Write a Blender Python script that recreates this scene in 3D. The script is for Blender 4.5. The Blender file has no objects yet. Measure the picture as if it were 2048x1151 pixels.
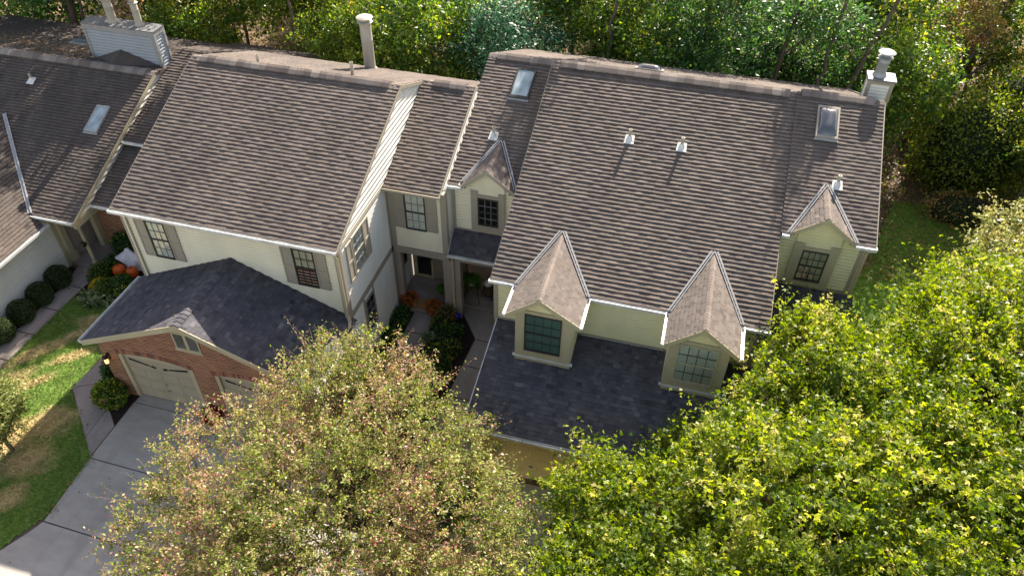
import bpy, math, random
import numpy as np
from mathutils import Vector, Matrix
R = math.radians
sc = bpy.context.scene
col = sc.collection
# ------------------------------------------------------------------ camera, sky, sun, exposure
def make_camera():
    pit, yaw, rol = R(42.512), R(14.382), R(0.828)
    f = Vector((-math.sin(yaw)*math.cos(pit), math.cos(yaw)*math.cos(pit), -math.sin(pit)))
    rt = Vector((math.cos(yaw), math.sin(yaw), 0)); up = rt.cross(f)
    r2 = rt*math.cos(rol)+up*math.sin(rol); u2 = up*math.cos(rol)-rt*math.sin(rol)
    cd = bpy.data.cameras.new('camera'); cam = bpy.data.objects.new('camera', cd); col.objects.link(cam)
    m = Matrix((r2, u2, -f)).transposed().to_4x4(); m.translation = Vector((8.616, -14.088, 18.602))
    cam.matrix_world = m
    cd.sensor_width = 36; cd.lens = 1521.224/2048*36; cd.clip_start = .1; cd.clip_end = 2000
    sc.camera = cam
make_camera()
SUN_EL, SUN_AZ = R(33.5), R(9)
w = bpy.data.worlds.new('World'); sc.world = w; w.use_nodes = True
nt = w.node_tree; bg = nt.nodes['Background']
sky = nt.nodes.new('ShaderNodeTexSky'); sky.sky_type = 'NISHITA'; sky.sun_disc = False
sky.sun_elevation = SUN_EL; sky.sun_rotation = SUN_AZ
tint = nt.nodes.new('ShaderNodeMix'); tint.data_type = 'RGBA'; tint.blend_type = 'MULTIPLY'; tint.inputs[0].default_value = 1
tint.inputs[7].default_value = (1.27, 1.0, .80, 1)   # the camera's daylight white balance
nt.links.new(sky.outputs[0], tint.inputs[6]); nt.links.new(tint.outputs[2], bg.inputs[0]); bg.inputs[1].default_value = .10
sd = bpy.data.lights.new('sun', 'SUN'); sd.energy = 5.0; sd.angle = R(.5); sd.color = (1, .905, .77)
so = bpy.data.objects.new('sun', sd); col.objects.link(so)
sv = Vector((math.sin(SUN_AZ)*math.cos(SUN_EL), math.cos(SUN_AZ)*math.cos(SUN_EL), math.sin(SUN_EL)))
so.rotation_euler = sv.to_track_quat('Z', 'Y').to_euler(); so.location = sv*60
sc.view_settings.view_transform = 'Standard'; sc.view_settings.look = 'None'
sc.view_settings.exposure = 1.75; sc.view_settings.gamma = 1
sc.cycles.max_bounces = 6; sc.cycles.transparent_max_bounces = 12
rng = random.Random(7); NR = np.random.default_rng(7)

# ------------------------------------------------------------------ materials
def new_mat(name):
    m = bpy.data.materials.new(name); m.use_nodes = True
    return m, m.node_tree, m.node_tree.nodes['Principled BSDF']
def N(nt, t, **k):
    n = nt.nodes.new(t)
    for a, b in k.items(): setattr(n, a, b)
    return n
def ramp(nt, fac, stops):
    r = N(nt, 'ShaderNodeValToRGB'); e = r.color_ramp.elements
    while len(e) < len(stops): e.new(.5)
    for q, (p, c) in zip(e, stops): q.position = p; q.color = (*c, 1)
    nt.links.new(fac, r.inputs[0]); return r.outputs[0]
def mixc(nt, fac, a, b, mode='MIX'):
    m = N(nt, 'ShaderNodeMix', data_type='RGBA', blend_type=mode)
    for s, v in ((m.inputs[0], fac), (m.inputs[6], a), (m.inputs[7], b)):
        if isinstance(v, (int, float)): s.default_value = v
        elif isinstance(v, tuple): s.default_value = (*v, 1)
        else: nt.links.new(v, s)
    return m.outputs[2]
def noise(nt, scale, detail=4, vec=None, dims=None):
    n = N(nt, 'ShaderNodeTexNoise'); n.inputs['Scale'].default_value = scale; n.inputs['Detail'].default_value = detail
    if vec is not None: nt.links.new(vec, n.inputs['Vector'])
    return n.outputs[0]
def objco(nt, scale=(1, 1, 1)):
    t = N(nt, 'ShaderNodeTexCoord')
    if scale == (1, 1, 1): return t.outputs['Object']
    mp = N(nt, 'ShaderNodeMapping'); mp.inputs['Scale'].default_value = scale
    nt.links.new(t.outputs['Object'], mp.inputs['Vector']); return mp.outputs[0]
def bump(nt, h, b, s=.3, d=.01):
    n = N(nt, 'ShaderNodeBump'); n.inputs['Strength'].default_value = s; n.inputs['Distance'].default_value = d
    nt.links.new(h, n.inputs['Height']); nt.links.new(n.outputs[0], b.inputs['Normal'])
def paint(name, c, rough=.6, var=.12, sc_=1.3, bs=.15, spec=.3, streak=True):
    m, nt, b = new_mat(name); v = objco(nt, (1, 1, .35) if streak else (1, 1, 1))
    n1 = noise(nt, sc_, 6, v); n2 = noise(nt, 14, 3)
    a = tuple(x*(1-var) for x in c); d = tuple(min(1, x*(1+var*.6)) for x in c)
    cc = ramp(nt, n1, [(.3, a), (.7, d)])
    cc = mixc(nt, .25, cc, ramp(nt, n2, [(.35, a), (.65, d)]))
    nt.links.new(cc, b.inputs['Base Color']); b.inputs['Roughness'].default_value = rough
    b.inputs['Specular IOR Level'].default_value = spec
    bump(nt, noise(nt, 60, 2), b, bs, .003)
    return m
def shingle(name, stops, stain=(.05, .05, .055), amt=.35, big=.5):
    m, nt, b = new_mat(name); at = N(nt, 'ShaderNodeAttribute'); at.attribute_name = 'tone'
    c = ramp(nt, at.outputs['Fac'], stops)
    g = noise(nt, 160, 2); c = mixc(nt, .55, c, ramp(nt, g, [(.3, (.35, .35, .35)), (.7, (1, 1, 1))]), 'MULTIPLY')
    st = N(nt, 'ShaderNodeMath', operation='MULTIPLY'); st.inputs[1].default_value = amt
    rr = ramp(nt, noise(nt, big, 8, objco(nt, (1, .3, 1))), [(.42, (0, 0, 0)), (.72, (1, 1, 1))])
    nt.links.new(rr, st.inputs[0]); c = mixc(nt, st.outputs[0], c, stain)
    c = mixc(nt, .5, c, ramp(nt, noise(nt, 1.6, 6, objco(nt, (1.6, .45, 1))), [(.32, (.62, .61, .63)), (.66, (1.08, 1.08, 1.08))]), 'MULTIPLY')
    nt.links.new(c, b.inputs['Base Color']); b.inputs['Roughness'].default_value = .95
    b.inputs['Specular IOR Level'].default_value = .15
    bump(nt, g, b, .35, .004)
    return m
BR = [(0, (.122, .100, .087)), (.3, (.164, .136, .118)), (.6, (.195, .163, .142)), (.85, (.222, .188, .163)), (1, (.27, .232, .205))]
DK = [(0, (0.061, 0.058, 0.068)), (0.35, (0.095, 0.09, 0.102)), (0.7, (0.131, 0.126, 0.14)), (0.9, (0.176, 0.167, 0.179)), (1, (0.234, 0.218, 0.226))]
M = {}
M['roof'] = shingle('brown_shingle', BR)
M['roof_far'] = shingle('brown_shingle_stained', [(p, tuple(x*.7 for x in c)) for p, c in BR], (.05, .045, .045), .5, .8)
M['roof_dark'] = shingle('charcoal_shingle', DK, (.045, .045, .055), .4, .6)  # lower roofs: the shade they lie in is painted into this cool dark colour
M['roof_dormer'] = shingle('tan_shingle', [(p, tuple(x*y for x, y in zip(c, (.98, 1.0, 1.03)))) for p, c in BR], (.10, .085, .078), .3)
M['cap'] = shingle('ridge_cap_shingle', [(p, tuple(min(1, x*1.4) for x in c)) for p, c in BR], (.15, .13, .12), .2)  # brown shingle lightened, painting in the sun that catches the ridges
M['cream'] = paint('cream_siding', (.76, .70, .53), .5)
M['white'] = paint('pale_siding', (.71, .70, .65), .5)
M['yellow'] = paint('yellow_cream_siding', (.76, .69, .42), .5)
M['taupe'] = paint('taupe_trim', (.34, .30, .24), .55)
M['tan'] = paint('khaki_trim', (.44, .385, .26), .55)
M['capmetal'] = paint('dull_chase_cap', (.16, .16, .16), .5)
M['khaki'] = paint('garage_khaki', (.55, .43, .19), .6)
M['gdoor'] = paint('garage_door_paint', (.36, .315, .235), .5)
M['stucco'] = paint('taupe_stucco', (.33, .285, .25), .85, .15, 4, .6)
M['greyblue'] = paint('grey_blue_siding', (.32, .35, .39), .5)  # pale chase siding with its bluish shade painted into the colour
M['metal'] = paint('white_gutter_metal', (.66, .66, .64), .35, .32, 2.5, .05, .5)
M['flash'] = paint('grey_flashing', (.33, .33, .33), .4, .2, 5, .1, .6)
M['pvc'] = paint('cream_vent_pipe', (.40, .37, .31), .5, .15, 6)
M['steel'] = paint('galvanised_steel', (.30, .32, .35), .4, .2, 5, .1, .6); M['steel'].node_tree.nodes['Principled BSDF'].inputs['Metallic'].default_value = .35
M['sash'] = paint('dark_bronze_sash', (.05, .045, .04), .4, .2)
M['muntin'] = paint('grey_muntin', (.22, .22, .21), .4, .2)
M['muntin_dark'] = paint('dark_muntin', (.05, .05, .05), .4, .2)
M['black'] = paint('black_iron', (.02, .02, .02), .45)
M['inside'] = paint('dark_interior', (.012, .014, .016), .9)
M['blind'] = paint('white_blind', (.82, .84, .83), .7)
M['curtain'] = paint('green_glass_curtain', (.12, .22, .2), .7)
M['creamblind'] = paint('cream_lace_blind', (.62, .58, .45), .8, .3, 9)
M['redcurtain'] = paint('dark_red_curtain', (.16, .035, .03), .8)
M['reddoor'] = paint('dark_red_door', (.10, .03, .025), .5)
M['trunk'] = paint('bark', (.12, .09, .07), .95, .35, 9, .9)
M['twig'] = paint('reddish_twig', (.30, .15, .13), .8, .3, 9)
M['mulch'] = paint('dark_mulch', (.035, .026, .022), 1, .4, 18, 1, .1, False)
def glass():
    m, nt, b = new_mat('window_glass'); out = nt.nodes['Material Output']
    tr = N(nt, 'ShaderNodeBsdfTransparent'); tr.inputs[0].default_value = (.92, .95, .95, 1)
    gl = N(nt, 'ShaderNodeBsdfGlossy'); gl.inputs['Roughness'].default_value = .03
    fr = N(nt, 'ShaderNodeFresnel'); fr.inputs[0].default_value = 1.6
    wob = noise(nt, 3, 1); bp = N(nt, 'ShaderNodeBump'); bp.inputs['Strength'].default_value = .04; nt.links.new(wob, bp.inputs['Height'])
    nt.links.new(bp.outputs[0], gl.inputs['Normal'])
    mx = N(nt, 'ShaderNodeMixShader'); ad = N(nt, 'ShaderNodeMath', operation='ADD'); ad.inputs[1].default_value = .07
    nt.links.new(fr.outputs[0], ad.inputs[0]); nt.links.new(ad.outputs[0], mx.inputs[0])
    nt.links.new(tr.outputs[0], mx.inputs[1]); nt.links.new(gl.outputs[0], mx.inputs[2]); nt.links.new(mx.outputs[0], out.inputs[0])
    return m
M['glass'] = glass()
def dome():
    m, nt, b = new_mat('smoked_skylight_dome'); b.inputs['Base Color'].default_value = (.09, .095, .11, 1)
    b.inputs['Roughness'].default_value = .12; b.inputs['Coat Weight'].default_value = .6
    return m
M['dome'] = dome()
def skyglass():
    m, nt, b = new_mat('skylight_glass'); c = ramp(nt, noise(nt, 1.5, 2), [(.3, (.22, .28, .30)), (.7, (.42, .50, .52))])
    nt.links.new(c, b.inputs['Base Color']); b.inputs['Roughness'].default_value = .08; return m
M['skyglass'] = skyglass()
def brick():
    m, nt, b = new_mat('red_brick'); mp = N(nt, 'ShaderNodeMapping'); mp.inputs['Rotation'].default_value = (R(90), 0, 0)
    tc = N(nt, 'ShaderNodeTexCoord'); nt.links.new(tc.outputs['Object'], mp.inputs['Vector'])
    # every brick wall here faces the y axis: courses run in x, stack in z
    sp = N(nt, 'ShaderNodeSeparateXYZ'); nt.links.new(tc.outputs['Object'], sp.inputs[0])
    cb = N(nt, 'ShaderNodeCombineXYZ'); ad = N(nt, 'ShaderNodeMath', operation='ADD')
    nt.links.new(sp.outputs[0], ad.inputs[0]); nt.links.new(sp.outputs[1], ad.inputs[1])
    nt.links.new(ad.outputs[0], cb.inputs[0]); nt.links.new(sp.outputs[2], cb.inputs[1])
    bt = N(nt, 'ShaderNodeTexBrick'); nt.links.new(cb.outputs[0], bt.inputs['Vector'])
    bt.inputs['Scale'].default_value = 1; bt.inputs['Brick Width'].default_value = .19; bt.inputs['Row Height'].default_value = .063
    bt.inputs['Mortar Size'].default_value = .007; bt.inputs['Mortar Smooth'].default_value = .2; bt.inputs['Bias'].default_value = 0
    bt.inputs['Color1'].default_value = (.36, .155, .08, 1); bt.inputs['Color2'].default_value = (.16, .06, .04, 1)
    bt.inputs['Mortar'].default_value = (.50, .34, .22, 1)
    c = mixc(nt, .5, bt.outputs[0], ramp(nt, noise(nt, 5, 6), [(.3, (.6, .55, .5)), (.7, (1.0, 1.0, 1.0))]), 'MULTIPLY')
    nt.links.new(c, b.inputs['Base Color']); b.inputs['Roughness'].default_value = .9
    inv = N(nt, 'ShaderNodeMath', operation='SUBTRACT'); inv.inputs[0].default_value = 1; nt.links.new(bt.outputs[1], inv.inputs[1])
    bump(nt, inv.outputs[0], b, .8, .008); return m
M['brick'] = brick()
def soldier():
    m, nt, b = new_mat('arch_brick'); at = N(nt, 'ShaderNodeAttribute'); at.attribute_name = 'tone'
    nt.links.new(ramp(nt, at.outputs['Fac'], [(0, (.15, .06, .045)), (1, (.38, .17, .11))]), b.inputs['Base Color']); b.inputs['Roughness'].default_value = .9
    return m
M['soldier'] = soldier()
def concrete(name, c):
    m, nt, b = new_mat(name)
    a = ramp(nt, noise(nt, .7, 8), [(.3, tuple(x*.72 for x in c)), (.7, tuple(x*1.15 for x in c))])
    a = mixc(nt, .7, a, ramp(nt, noise(nt, 38, 5), [(.3, (.75, .75, .75)), (.65, (1, 1, 1))]), 'MULTIPLY')
    a = mixc(nt, .35, a, ramp(nt, noise(nt, 3.1, 6), [(.45, (.55, .5, .45)), (.6, (1, 1, 1))]), 'MULTIPLY')
    a = mixc(nt, ramp(nt, noise(nt, 1.1, 3, objco(nt, (2.2, .35, 1))), [(.52, (0, 0, 0)), (.7, (.45, .45, .45))]), a, tuple(x*.5 for x in c)); a = mixc(nt, ramp(nt, noise(nt, 2.3, 2), [(.66, (0, 0, 0)), (.74, (.6, .6, .6))]), a, tuple(x*.4 for x in c))
    nt.links.new(a, b.inputs['Base Color']); b.inputs['Roughness'].default_value = .9
    bump(nt, noise(nt, 120, 2), b, .3, .004); return m
M['concrete'] = concrete('driveway_concrete', (.46, .43, .395))
M['walk'] = concrete('walk_concrete', (.36, .31, .285))
M['joint'] = paint('joint_dark', (.09, .085, .08), 1)
def litter():
    m, nt, b = new_mat('leaf_litter')
    c = ramp(nt, noise(nt, 9, 8), [(.3, (.035, .025, .018)), (.5, (.11, .07, .045)), (.68, (.22, .14, .09)), (.8, (.34, .24, .17))])
    c = mixc(nt, ramp(nt, noise(nt, .25, 3), [(.45, (0, 0, 0)), (.6, (1, 1, 1))]), c, ramp(nt, noise(nt, 20, 5), [(.3, (.02, .05, .01)), (.7, (.07, .12, .025))]))
    nt.links.new(c, b.inputs['Base Color']); b.inputs['Roughness'].default_value = 1; bump(nt, noise(nt, 30, 5), b, .8, .04); return m
M['litter'] = litter()
def grassm(name, blade=False):
    m, nt, b = new_mat(name); at = N(nt, 'ShaderNodeAttribute'); at.attribute_name = 'straw'
    g = ramp(nt, noise(nt, 11 if not blade else 3, 6), [(.3, (.06, .14, .018)), (.6, (.13, .24, .03)), (.8, (.22, .33, .05))])
    s = ramp(nt, noise(nt, 17, 6), [(.3, (.40, .29, .12)), (.7, (.78, .63, .34))])
    fz_ = N(nt, 'ShaderNodeMath', operation='ADD'); fz_.use_clamp = True; nz_ = N(nt, 'ShaderNodeMath', operation='MULTIPLY_ADD'); nz_.inputs[1].default_value = 1.1; nz_.inputs[2].default_value = -.55; nt.links.new(noise(nt, 7, 6, objco(nt, (1, 2.5, 1))), nz_.inputs[0]); mm_ = N(nt, 'ShaderNodeMath', operation='GREATER_THAN'); mm_.inputs[1].default_value = .03; nt.links.new(at.outputs['Fac'], mm_.inputs[0]); m2_ = N(nt, 'ShaderNodeMath', operation='MULTIPLY'); nt.links.new(mm_.outputs[0], m2_.inputs[0]); nt.links.new(nz_.outputs[0], m2_.inputs[1]); nt.links.new(at.outputs['Fac'], fz_.inputs[0]); nt.links.new(m2_.outputs[0], fz_.inputs[1])
    c = mixc(nt, fz_.outputs[0], g, s); nt.links.new(c, b.inputs['Base Color']); b.inputs['Roughness'].default_value = .8
    b.inputs['Specular IOR Level'].default_value = .2
    if not blade: bump(nt, noise(nt, 50, 4), b, .7, .03)
    return m
M['lawn'] = grassm('lawn'); M['blade'] = grassm('grass_blade', True)
def foliage(name, stops, trans=.45, spec=.35, rough=.45):
    m, nt, b = new_mat(name); out = nt.nodes['Material Output']
    at = N(nt, 'ShaderNodeAttribute'); at.attribute_name = 'tone'
    c = ramp(nt, at.outputs['Fac'], stops); nt.links.new(c, b.inputs['Base Color']); b.inputs['Roughness'].default_value = rough
    b.inputs['Specular IOR Level'].default_value = spec
    tl = N(nt, 'ShaderNodeBsdfTranslucent'); hs = N(nt, 'ShaderNodeHueSaturation'); hs.inputs['Value'].default_value = 1.5; hs.inputs['Hue'].default_value = .49
    hs.inputs['Saturation'].default_value = 1.15
    nt.links.new(c, hs.inputs['Color']); nt.links.new(hs.outputs[0], tl.inputs[0])
    mx = N(nt, 'ShaderNodeMixShader'); mx.inputs[0].default_value = trans
    nt.links.new(b.outputs[0], mx.inputs[1]); nt.links.new(tl.outputs[0], mx.inputs[2]); nt.links.new(mx.outputs[0], out.inputs[0]); return m
M['f_crab'] = foliage('crabapple_leaf', [(0, (.05, .10, .015)), (.3, (.15, .20, .035)), (.55, (.29, .34, .07)), (.72, (.46, .46, .17)), (.78, (.44, .30, .20)), (.92, (.38, .20, .16)), (1, (.48, .10, .04))], .42)
M['f_maple'] = foliage('maple_leaf', [(0, (.03, .065, .010)), (.35, (.105, .165, .02)), (.7, (.25, .31, .04)), (.93, (.38, .41, .08)), (1, (.48, .42, .16))], .5)
M['f_pale'] = foliage('pale_leaf', [(0, (.12, .16, .04)), (.5, (.26, .28, .09)), (.9, (.42, .38, .18)), (1, (.5, .28, .1))], .4)
M['f_green'] = foliage('woodland_leaf', [(0, (0.019, 0.06, 0.015)), (0.45, (0.077, 0.155, 0.026)), (0.8, (0.218, 0.309, 0.04)), (1, (0.513, 0.451, 0.081))], .5)
M['f_dark'] = foliage('dark_woodland_leaf', [(0, (0.016, 0.055, 0.018)), (0.5, (0.056, 0.136, 0.037)), (0.85, (0.133, 0.246, 0.048)), (1, (0.333, 0.419, 0.073))], .45)
M['f_yel'] = foliage('yellowing_leaf', [(0, (.035, .09, .018)), (.45, (.11, .19, .03)), (.8, (.22, .28, .04)), (1, (.42, .36, .08))], .5)
M['f_blue'] = foliage('bluish_leaf', [(0, (.02, .075, .045)), (.5, (.06, .15, .085)), (1, (.14, .25, .14))], .35)
M['f_brown'] = foliage('autumn_leaf', [(0, (0.062, 0.081, 0.02)), (0.4, (0.186, 0.172, 0.049)), (0.75, (0.397, 0.265, 0.098)), (1, (0.72, 0.391, 0.156))], .45)
M['f_box'] = foliage('boxwood_leaf', [(0, (.015, .035, .01)), (.6, (.045, .075, .015)), (1, (.10, .12, .03))], .2)
M['f_orange'] = foliage('orange_petal', [(0, (.18, .05, .01)), (.5, (.48, .13, .02)), (1, (.65, .22, .04))], .2)
M['f_red'] = foliage('red_petal', [(0, (.14, .012, .01)), (.6, (.38, .03, .015)), (1, (.5, .07, .03))], .2)
M['f_yellow'] = foliage('yellow_petal', [(0, (.5, .33, .01)), (1, (.8, .6, .03))], .2)
M['f_hosta'] = foliage('variegated_leaf', [(0, (.06, .12, .03)), (.5, (.14, .2, .08)), (1, (.5, .52, .34))], .25)
M['f_fern'] = foliage('fern_frond', [(0, (.04, .13, .02)), (1, (.14, .34, .05))], .3)
M['f_pink'] = foliage('faded_pink_bloom', [(0, (.35, .16, .12)), (1, (.6, .4, .32))], .2)
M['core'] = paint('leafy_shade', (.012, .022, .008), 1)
def simple(name, c, rough=.5, emit=None, trans=0):
    m, nt, b = new_mat(name); nt.links.new(ramp(nt, noise(nt, 12, 3), [(.3, tuple(x*.8 for x in c)), (.7, c)]), b.inputs['Base Color']); b.inputs['Roughness'].default_value = rough
    if emit: b.inputs['Emission Color'].default_value = (*emit, 1); b.inputs['Emission Strength'].default_value = 1
    return m
M['pumpkin'] = simple('orange_pumpkin', (.75, .13, .01), .4)
M['wpumpkin'] = simple('white_pumpkin', (.7, .7, .66), .5)
M['cloth'] = simple('white_cloth', (.68, .66, .74), .9)
M['blueball'] = simple('cobalt_glass', (.01, .02, .6), .05)
M['wicker'] = simple('brown_wicker', (.10, .06, .035), .9)
M['hay'] = simple('straw_bale', (.32, .17, .07), 1)
M['bluemetal'] = paint('blue_grey_metal_roof', (.16, .18, .25), .4, .1)
M['lampglass'] = simple('lamp_glass', (.7, .55, .35), .2, (1., .55, .18))

# ------------------------------------------------------------------ mesh builders
class MB:
    def build_each(s, name, mat, parent=None):   # every 8-corner board an object of its own
        out = []
        for i in range(0, len(s.v), 8):
            m = MB(); m.v = s.v[i:i+8]; m.f = [tuple(k-i for k in f) for f in s.f[i//8*6:i//8*6+6]]; m.t = s.t[i//8*6:i//8*6+6]; out.append(m.build(name, mat, parent))
        return out
    def __init__(s): s.v = []; s.f = []; s.t = []
    def poly(s, pts, tone=None):
        n = len(s.v); s.v += [tuple(p) for p in pts]; s.f.append(tuple(range(n, n+len(pts)))); s.t.append(rng.random() if tone is None else tone)
        return s
    def hexa(s, p, tone=None):   # 8 corners: bottom 4 then top 4, same winding
        n = len(s.v); s.v += [tuple(q) for q in p]; t = rng.random() if tone is None else tone
        for f in ((3, 2, 1, 0), (4, 5, 6, 7), (0, 1, 5, 4), (1, 2, 6, 5), (2, 3, 7, 6), (3, 0, 4, 7)):
            s.f.append(tuple(n+i for i in f)); s.t.append(t)
        return s
    def box(s, x0, x1, y0, y1, z0, z1, tone=None):
        return s.hexa([(x0, y0, z0), (x1, y0, z0), (x1, y1, z0), (x0, y1, z0), (x0, y0, z1), (x1, y0, z1), (x1, y1, z1), (x0, y1, z1)], tone)
    def bar(s, a, b, wd, ht, up=(0, 0, 1), tone=None):  # rectangular bar a->b, width sideways, height along up (centred)
        a, b, up = Vector(a), Vector(b), Vector(up); d = (b-a).normalized(); sd_ = d.cross(up).normalized()*wd/2; u = sd_.cross(d).normalized()*ht/2
        return s.hexa([a-sd_-u, a+sd_-u, b+sd_-u, b-sd_-u, a-sd_+u, a+sd_+u, b+sd_+u, b-sd_+u], tone)
    def prism(s, pts, off):      # extrude polygon by vector
        off = Vector(off); n = len(pts); k = len(s.v); s.v += [tuple(p) for p in pts] + [tuple(Vector(p)+off) for p in pts]; t = rng.random()
        s.f.append(tuple(range(k+n-1, k-1, -1))); s.f.append(tuple(range(k+n, k+2*n)))
        for i in range(n): s.f.append((k+i, k+(i+1) % n, k+n+(i+1) % n, k+n+i))
        s.t += [t]*(n+2); return s
    def lathe(s, c, prof, n=20, axis=None, cap=True):  # prof: (r, h)
        c = Vector(c); ax = Vector(axis or (0, 0, 1)).normalized(); a = ax.orthogonal().normalized(); b = ax.cross(a); k = len(s.v); t = rng.random()
        for r, h in prof:
            for i in range(n):
                th = 2*math.pi*i/n; s.v.append(tuple(c+ax*h+(a*math.cos(th)+b*math.sin(th))*r))
        for j in range(len(prof)-1):
            for i in range(n):
                s.f.append((k+j*n+i, k+j*n+(i+1) % n, k+(j+1)*n+(i+1) % n, k+(j+1)*n+i)); s.t.append(t)
        if cap:
            s.f.append(tuple(k+i for i in range(n-1, -1, -1))); s.f.append(tuple(k+(len(prof)-1)*n+i for i in range(n))); s.t += [t, t]
        return s
    def tube(s, pts, r, n=8):
        for a, b in zip(pts[:-1], pts[1:]):
            a, b = Vector(a), Vector(b); d = b-a; s.lathe(a, [(r, 0), (r, d.length)], n, d)
        return s
    def build(s, name, mat, parent=None, smooth=False):
        me = bpy.data.meshes.new(name); o = root_of(parent)
        vv = [(x-o[0], y-o[1], z-o[2]) for x, y, z in s.v]
        me.from_pydata(vv, [], s.f); at = me.attributes.new('tone', 'FLOAT', 'FACE'); at.data.foreach_set('value', s.t)
        if smooth:
            me.polygons.foreach_set('use_smooth', [True]*len(s.f))
        me.materials.append(mat if not isinstance(mat, str) else M[mat])
        ob = bpy.data.objects.new(name, me); col.objects.link(ob); ob.parent = parent
        if smooth:
            me.validate(); me.set_sharp_from_angle(angle=R(40))
        return ob
def root_of(p):
    while p is not None and p.parent is not None: p = p.parent
    return (0, 0, 0) if p is None else tuple(p.location)
def tag(o, label=None, cat=None, group=None, kind=None):
    if label: o['label'] = label
    if cat: o['category'] = cat
    if group: o['group'] = group
    if kind: o['kind'] = kind
    return o
def thing(name, label, cat, loc=(0, 0, 0), group=None):
    o = bpy.data.objects.new(name, None); col.objects.link(o); o.location = loc; o.empty_display_size = .2
    return tag(o, label, cat, group)
def copy_tree(o, parent=None):
    c = o.copy(); col.objects.link(c); c.parent = parent
    for ch in list(o.children): copy_tree(ch, c)
    return c
def clip(poly, ax, val, keep_hi):
    out = []
    for i in range(len(poly)):
        a, b = poly[i], poly[(i+1) % len(poly)]; ia = (a[ax] >= val) if keep_hi else (a[ax] <= val); ib = (b[ax] >= val) if keep_hi else (b[ax] <= val)
        if ia: out.append(a)
        if ia != ib:
            t = (val-a[ax])/(b[ax]-a[ax]); out.append(tuple(a[k]+(b[k]-a[k])*t for k in (0, 1)))
    return out
def lap(mb, poly, O, U, V, Nn, ex, th, tabs=None, slab=.05, jitter=0.0, sig=.15, lip=0):
    """lapped courses (shingles or clapboards) over a convex polygon given in (u,v)"""
    O, U, V, Nn = map(Vector, (O, U, V, Nn)); P = lambda u, v, h: O+U*u+V*v+Nn*h
    vmin = min(p[1] for p in poly); vmax = max(p[1] for p in poly); umin = min(p[0] for p in poly)-1e-4; umax = max(p[0] for p in poly)+1e-4
    if slab: mb.prism([P(u, v, -slab) for u, v in poly], Nn*(slab-.001))
    k = 0
    while vmin+k*ex < vmax-1e-4:
        v0 = vmin+k*ex; v1 = min(v0+ex, vmax); band = clip(clip(poly, 1, v0, True), 1, v1, False); k += 1
        if len(band) < 3: continue
        cells = []
        if tabs:
            u = umin-rng.random()*tabs[1]; flip = rng.random() < .5
            while u < umax:
                wd = rng.uniform(*tabs); c = clip(clip(band, 0, u, True), 0, u+wd, False)
                if len(c) >= 3: cells.append((c, th[0] if flip else th[1]))
                flip = not flip if rng.random() < .85 else flip; u += wd
        else: cells = [(band, th[1])]
        rowt = rng.uniform(-.12, .12)
        for c, t in cells:
            tone = min(1, max(0, rng.gauss(.5, sig*.62)+rowt*.4)); jv = rng.uniform(-jitter, jitter)
            H = lambda v: .002+t*(1-(v-v0)/ex)
            if lip:                                   # vinyl board: the lower edge curls back in
                vl = v0+lip*ex; H2 = lambda v: .002+t*(.25+.75*(v-v0)/(lip*ex)) if v < vl-1e-6 else .002+t*(1-(v-vl)/(ex-lip*ex))
                for cc in (clip(c, 1, vl, True), clip(c, 1, vl, False)):
                    if len(cc) >= 3: mb.poly([P(u, v, H2(v)) for u, v in cc], tone)
                continue
            mb.poly([P(u, v if v > v0+1e-5 else v+jv, H(v)) for u, v in c], tone)
            low = [p for p in c if p[1] < v0+1e-5]
            if len(low) >= 2:
                a, b = min(low), max(low)
                mb.poly([P(a[0], v0+jv, -.001), P(b[0], v0+jv, -.001), P(b[0], v0+jv, H(v0)), P(a[0], v0+jv, H(v0))], tone*.6)  # lower edge faces darkened to paint a stronger shadow line per course
    return mb
def newell_fix(mb): return mb
EX = .133; TH = (.021, .029); TAB = (.14, .36)
def slope_roof(mb, xa, xb, y0, z0, y1, z1, ex=EX, th=TH, tabs=TAB, slab=.10, notch=None, sig=.15):
    """roof plane spanning x, rising from (y0,z0) eave to (y1,z1) ridge; notch = (x0, x1, rows left out at the eave)"""
    if notch:
        a, b, k = notch; L = math.hypot(y1-y0, z1-z0); f = k*ex/L
        slope_roof(mb, xa, a, y0, z0, y1, z1, ex, th, tabs, slab); slope_roof(mb, b, xb, y0, z0, y1, z1, ex, th, tabs, slab)
        return slope_roof(mb, a, b, y0+(y1-y0)*f, z0+(z1-z0)*f, y1, z1, ex, th, tabs, slab)
    V = Vector((0, y1-y0, z1-z0)); L = V.length; V /= L; U = Vector((1, 0, 0)); Nn = U.cross(V)
    if Nn.z < 0: Nn = -Nn
    return lap(mb, [(0, 0), (xb-xa, 0), (xb-xa, L), (0, L)], (xa, y0, z0), U, V, Nn, ex, th, tabs, slab, .004, sig)
def side_roof(mb, poly3, eave_a, eave_b, ridge, ex=EX, th=TH, tabs=TAB, slab=.06, sig=.15):
    """general plane: u along eave, v up slope"""
    A, B_, Rg = Vector(eave_a), Vector(eave_b), Vector(ridge); U = (B_-A).normalized(); d = Rg-A; V = (d-U*d.dot(U)).normalized(); Nn = U.cross(V)
    if Nn.z < 0: Nn = -Nn
    pl = [((Vector(p)-A).dot(U), (Vector(p)-A).dot(V)) for p in poly3]
    return lap(mb, pl, A, U, V, Nn, ex, th, tabs, slab, .004, sig)
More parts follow.
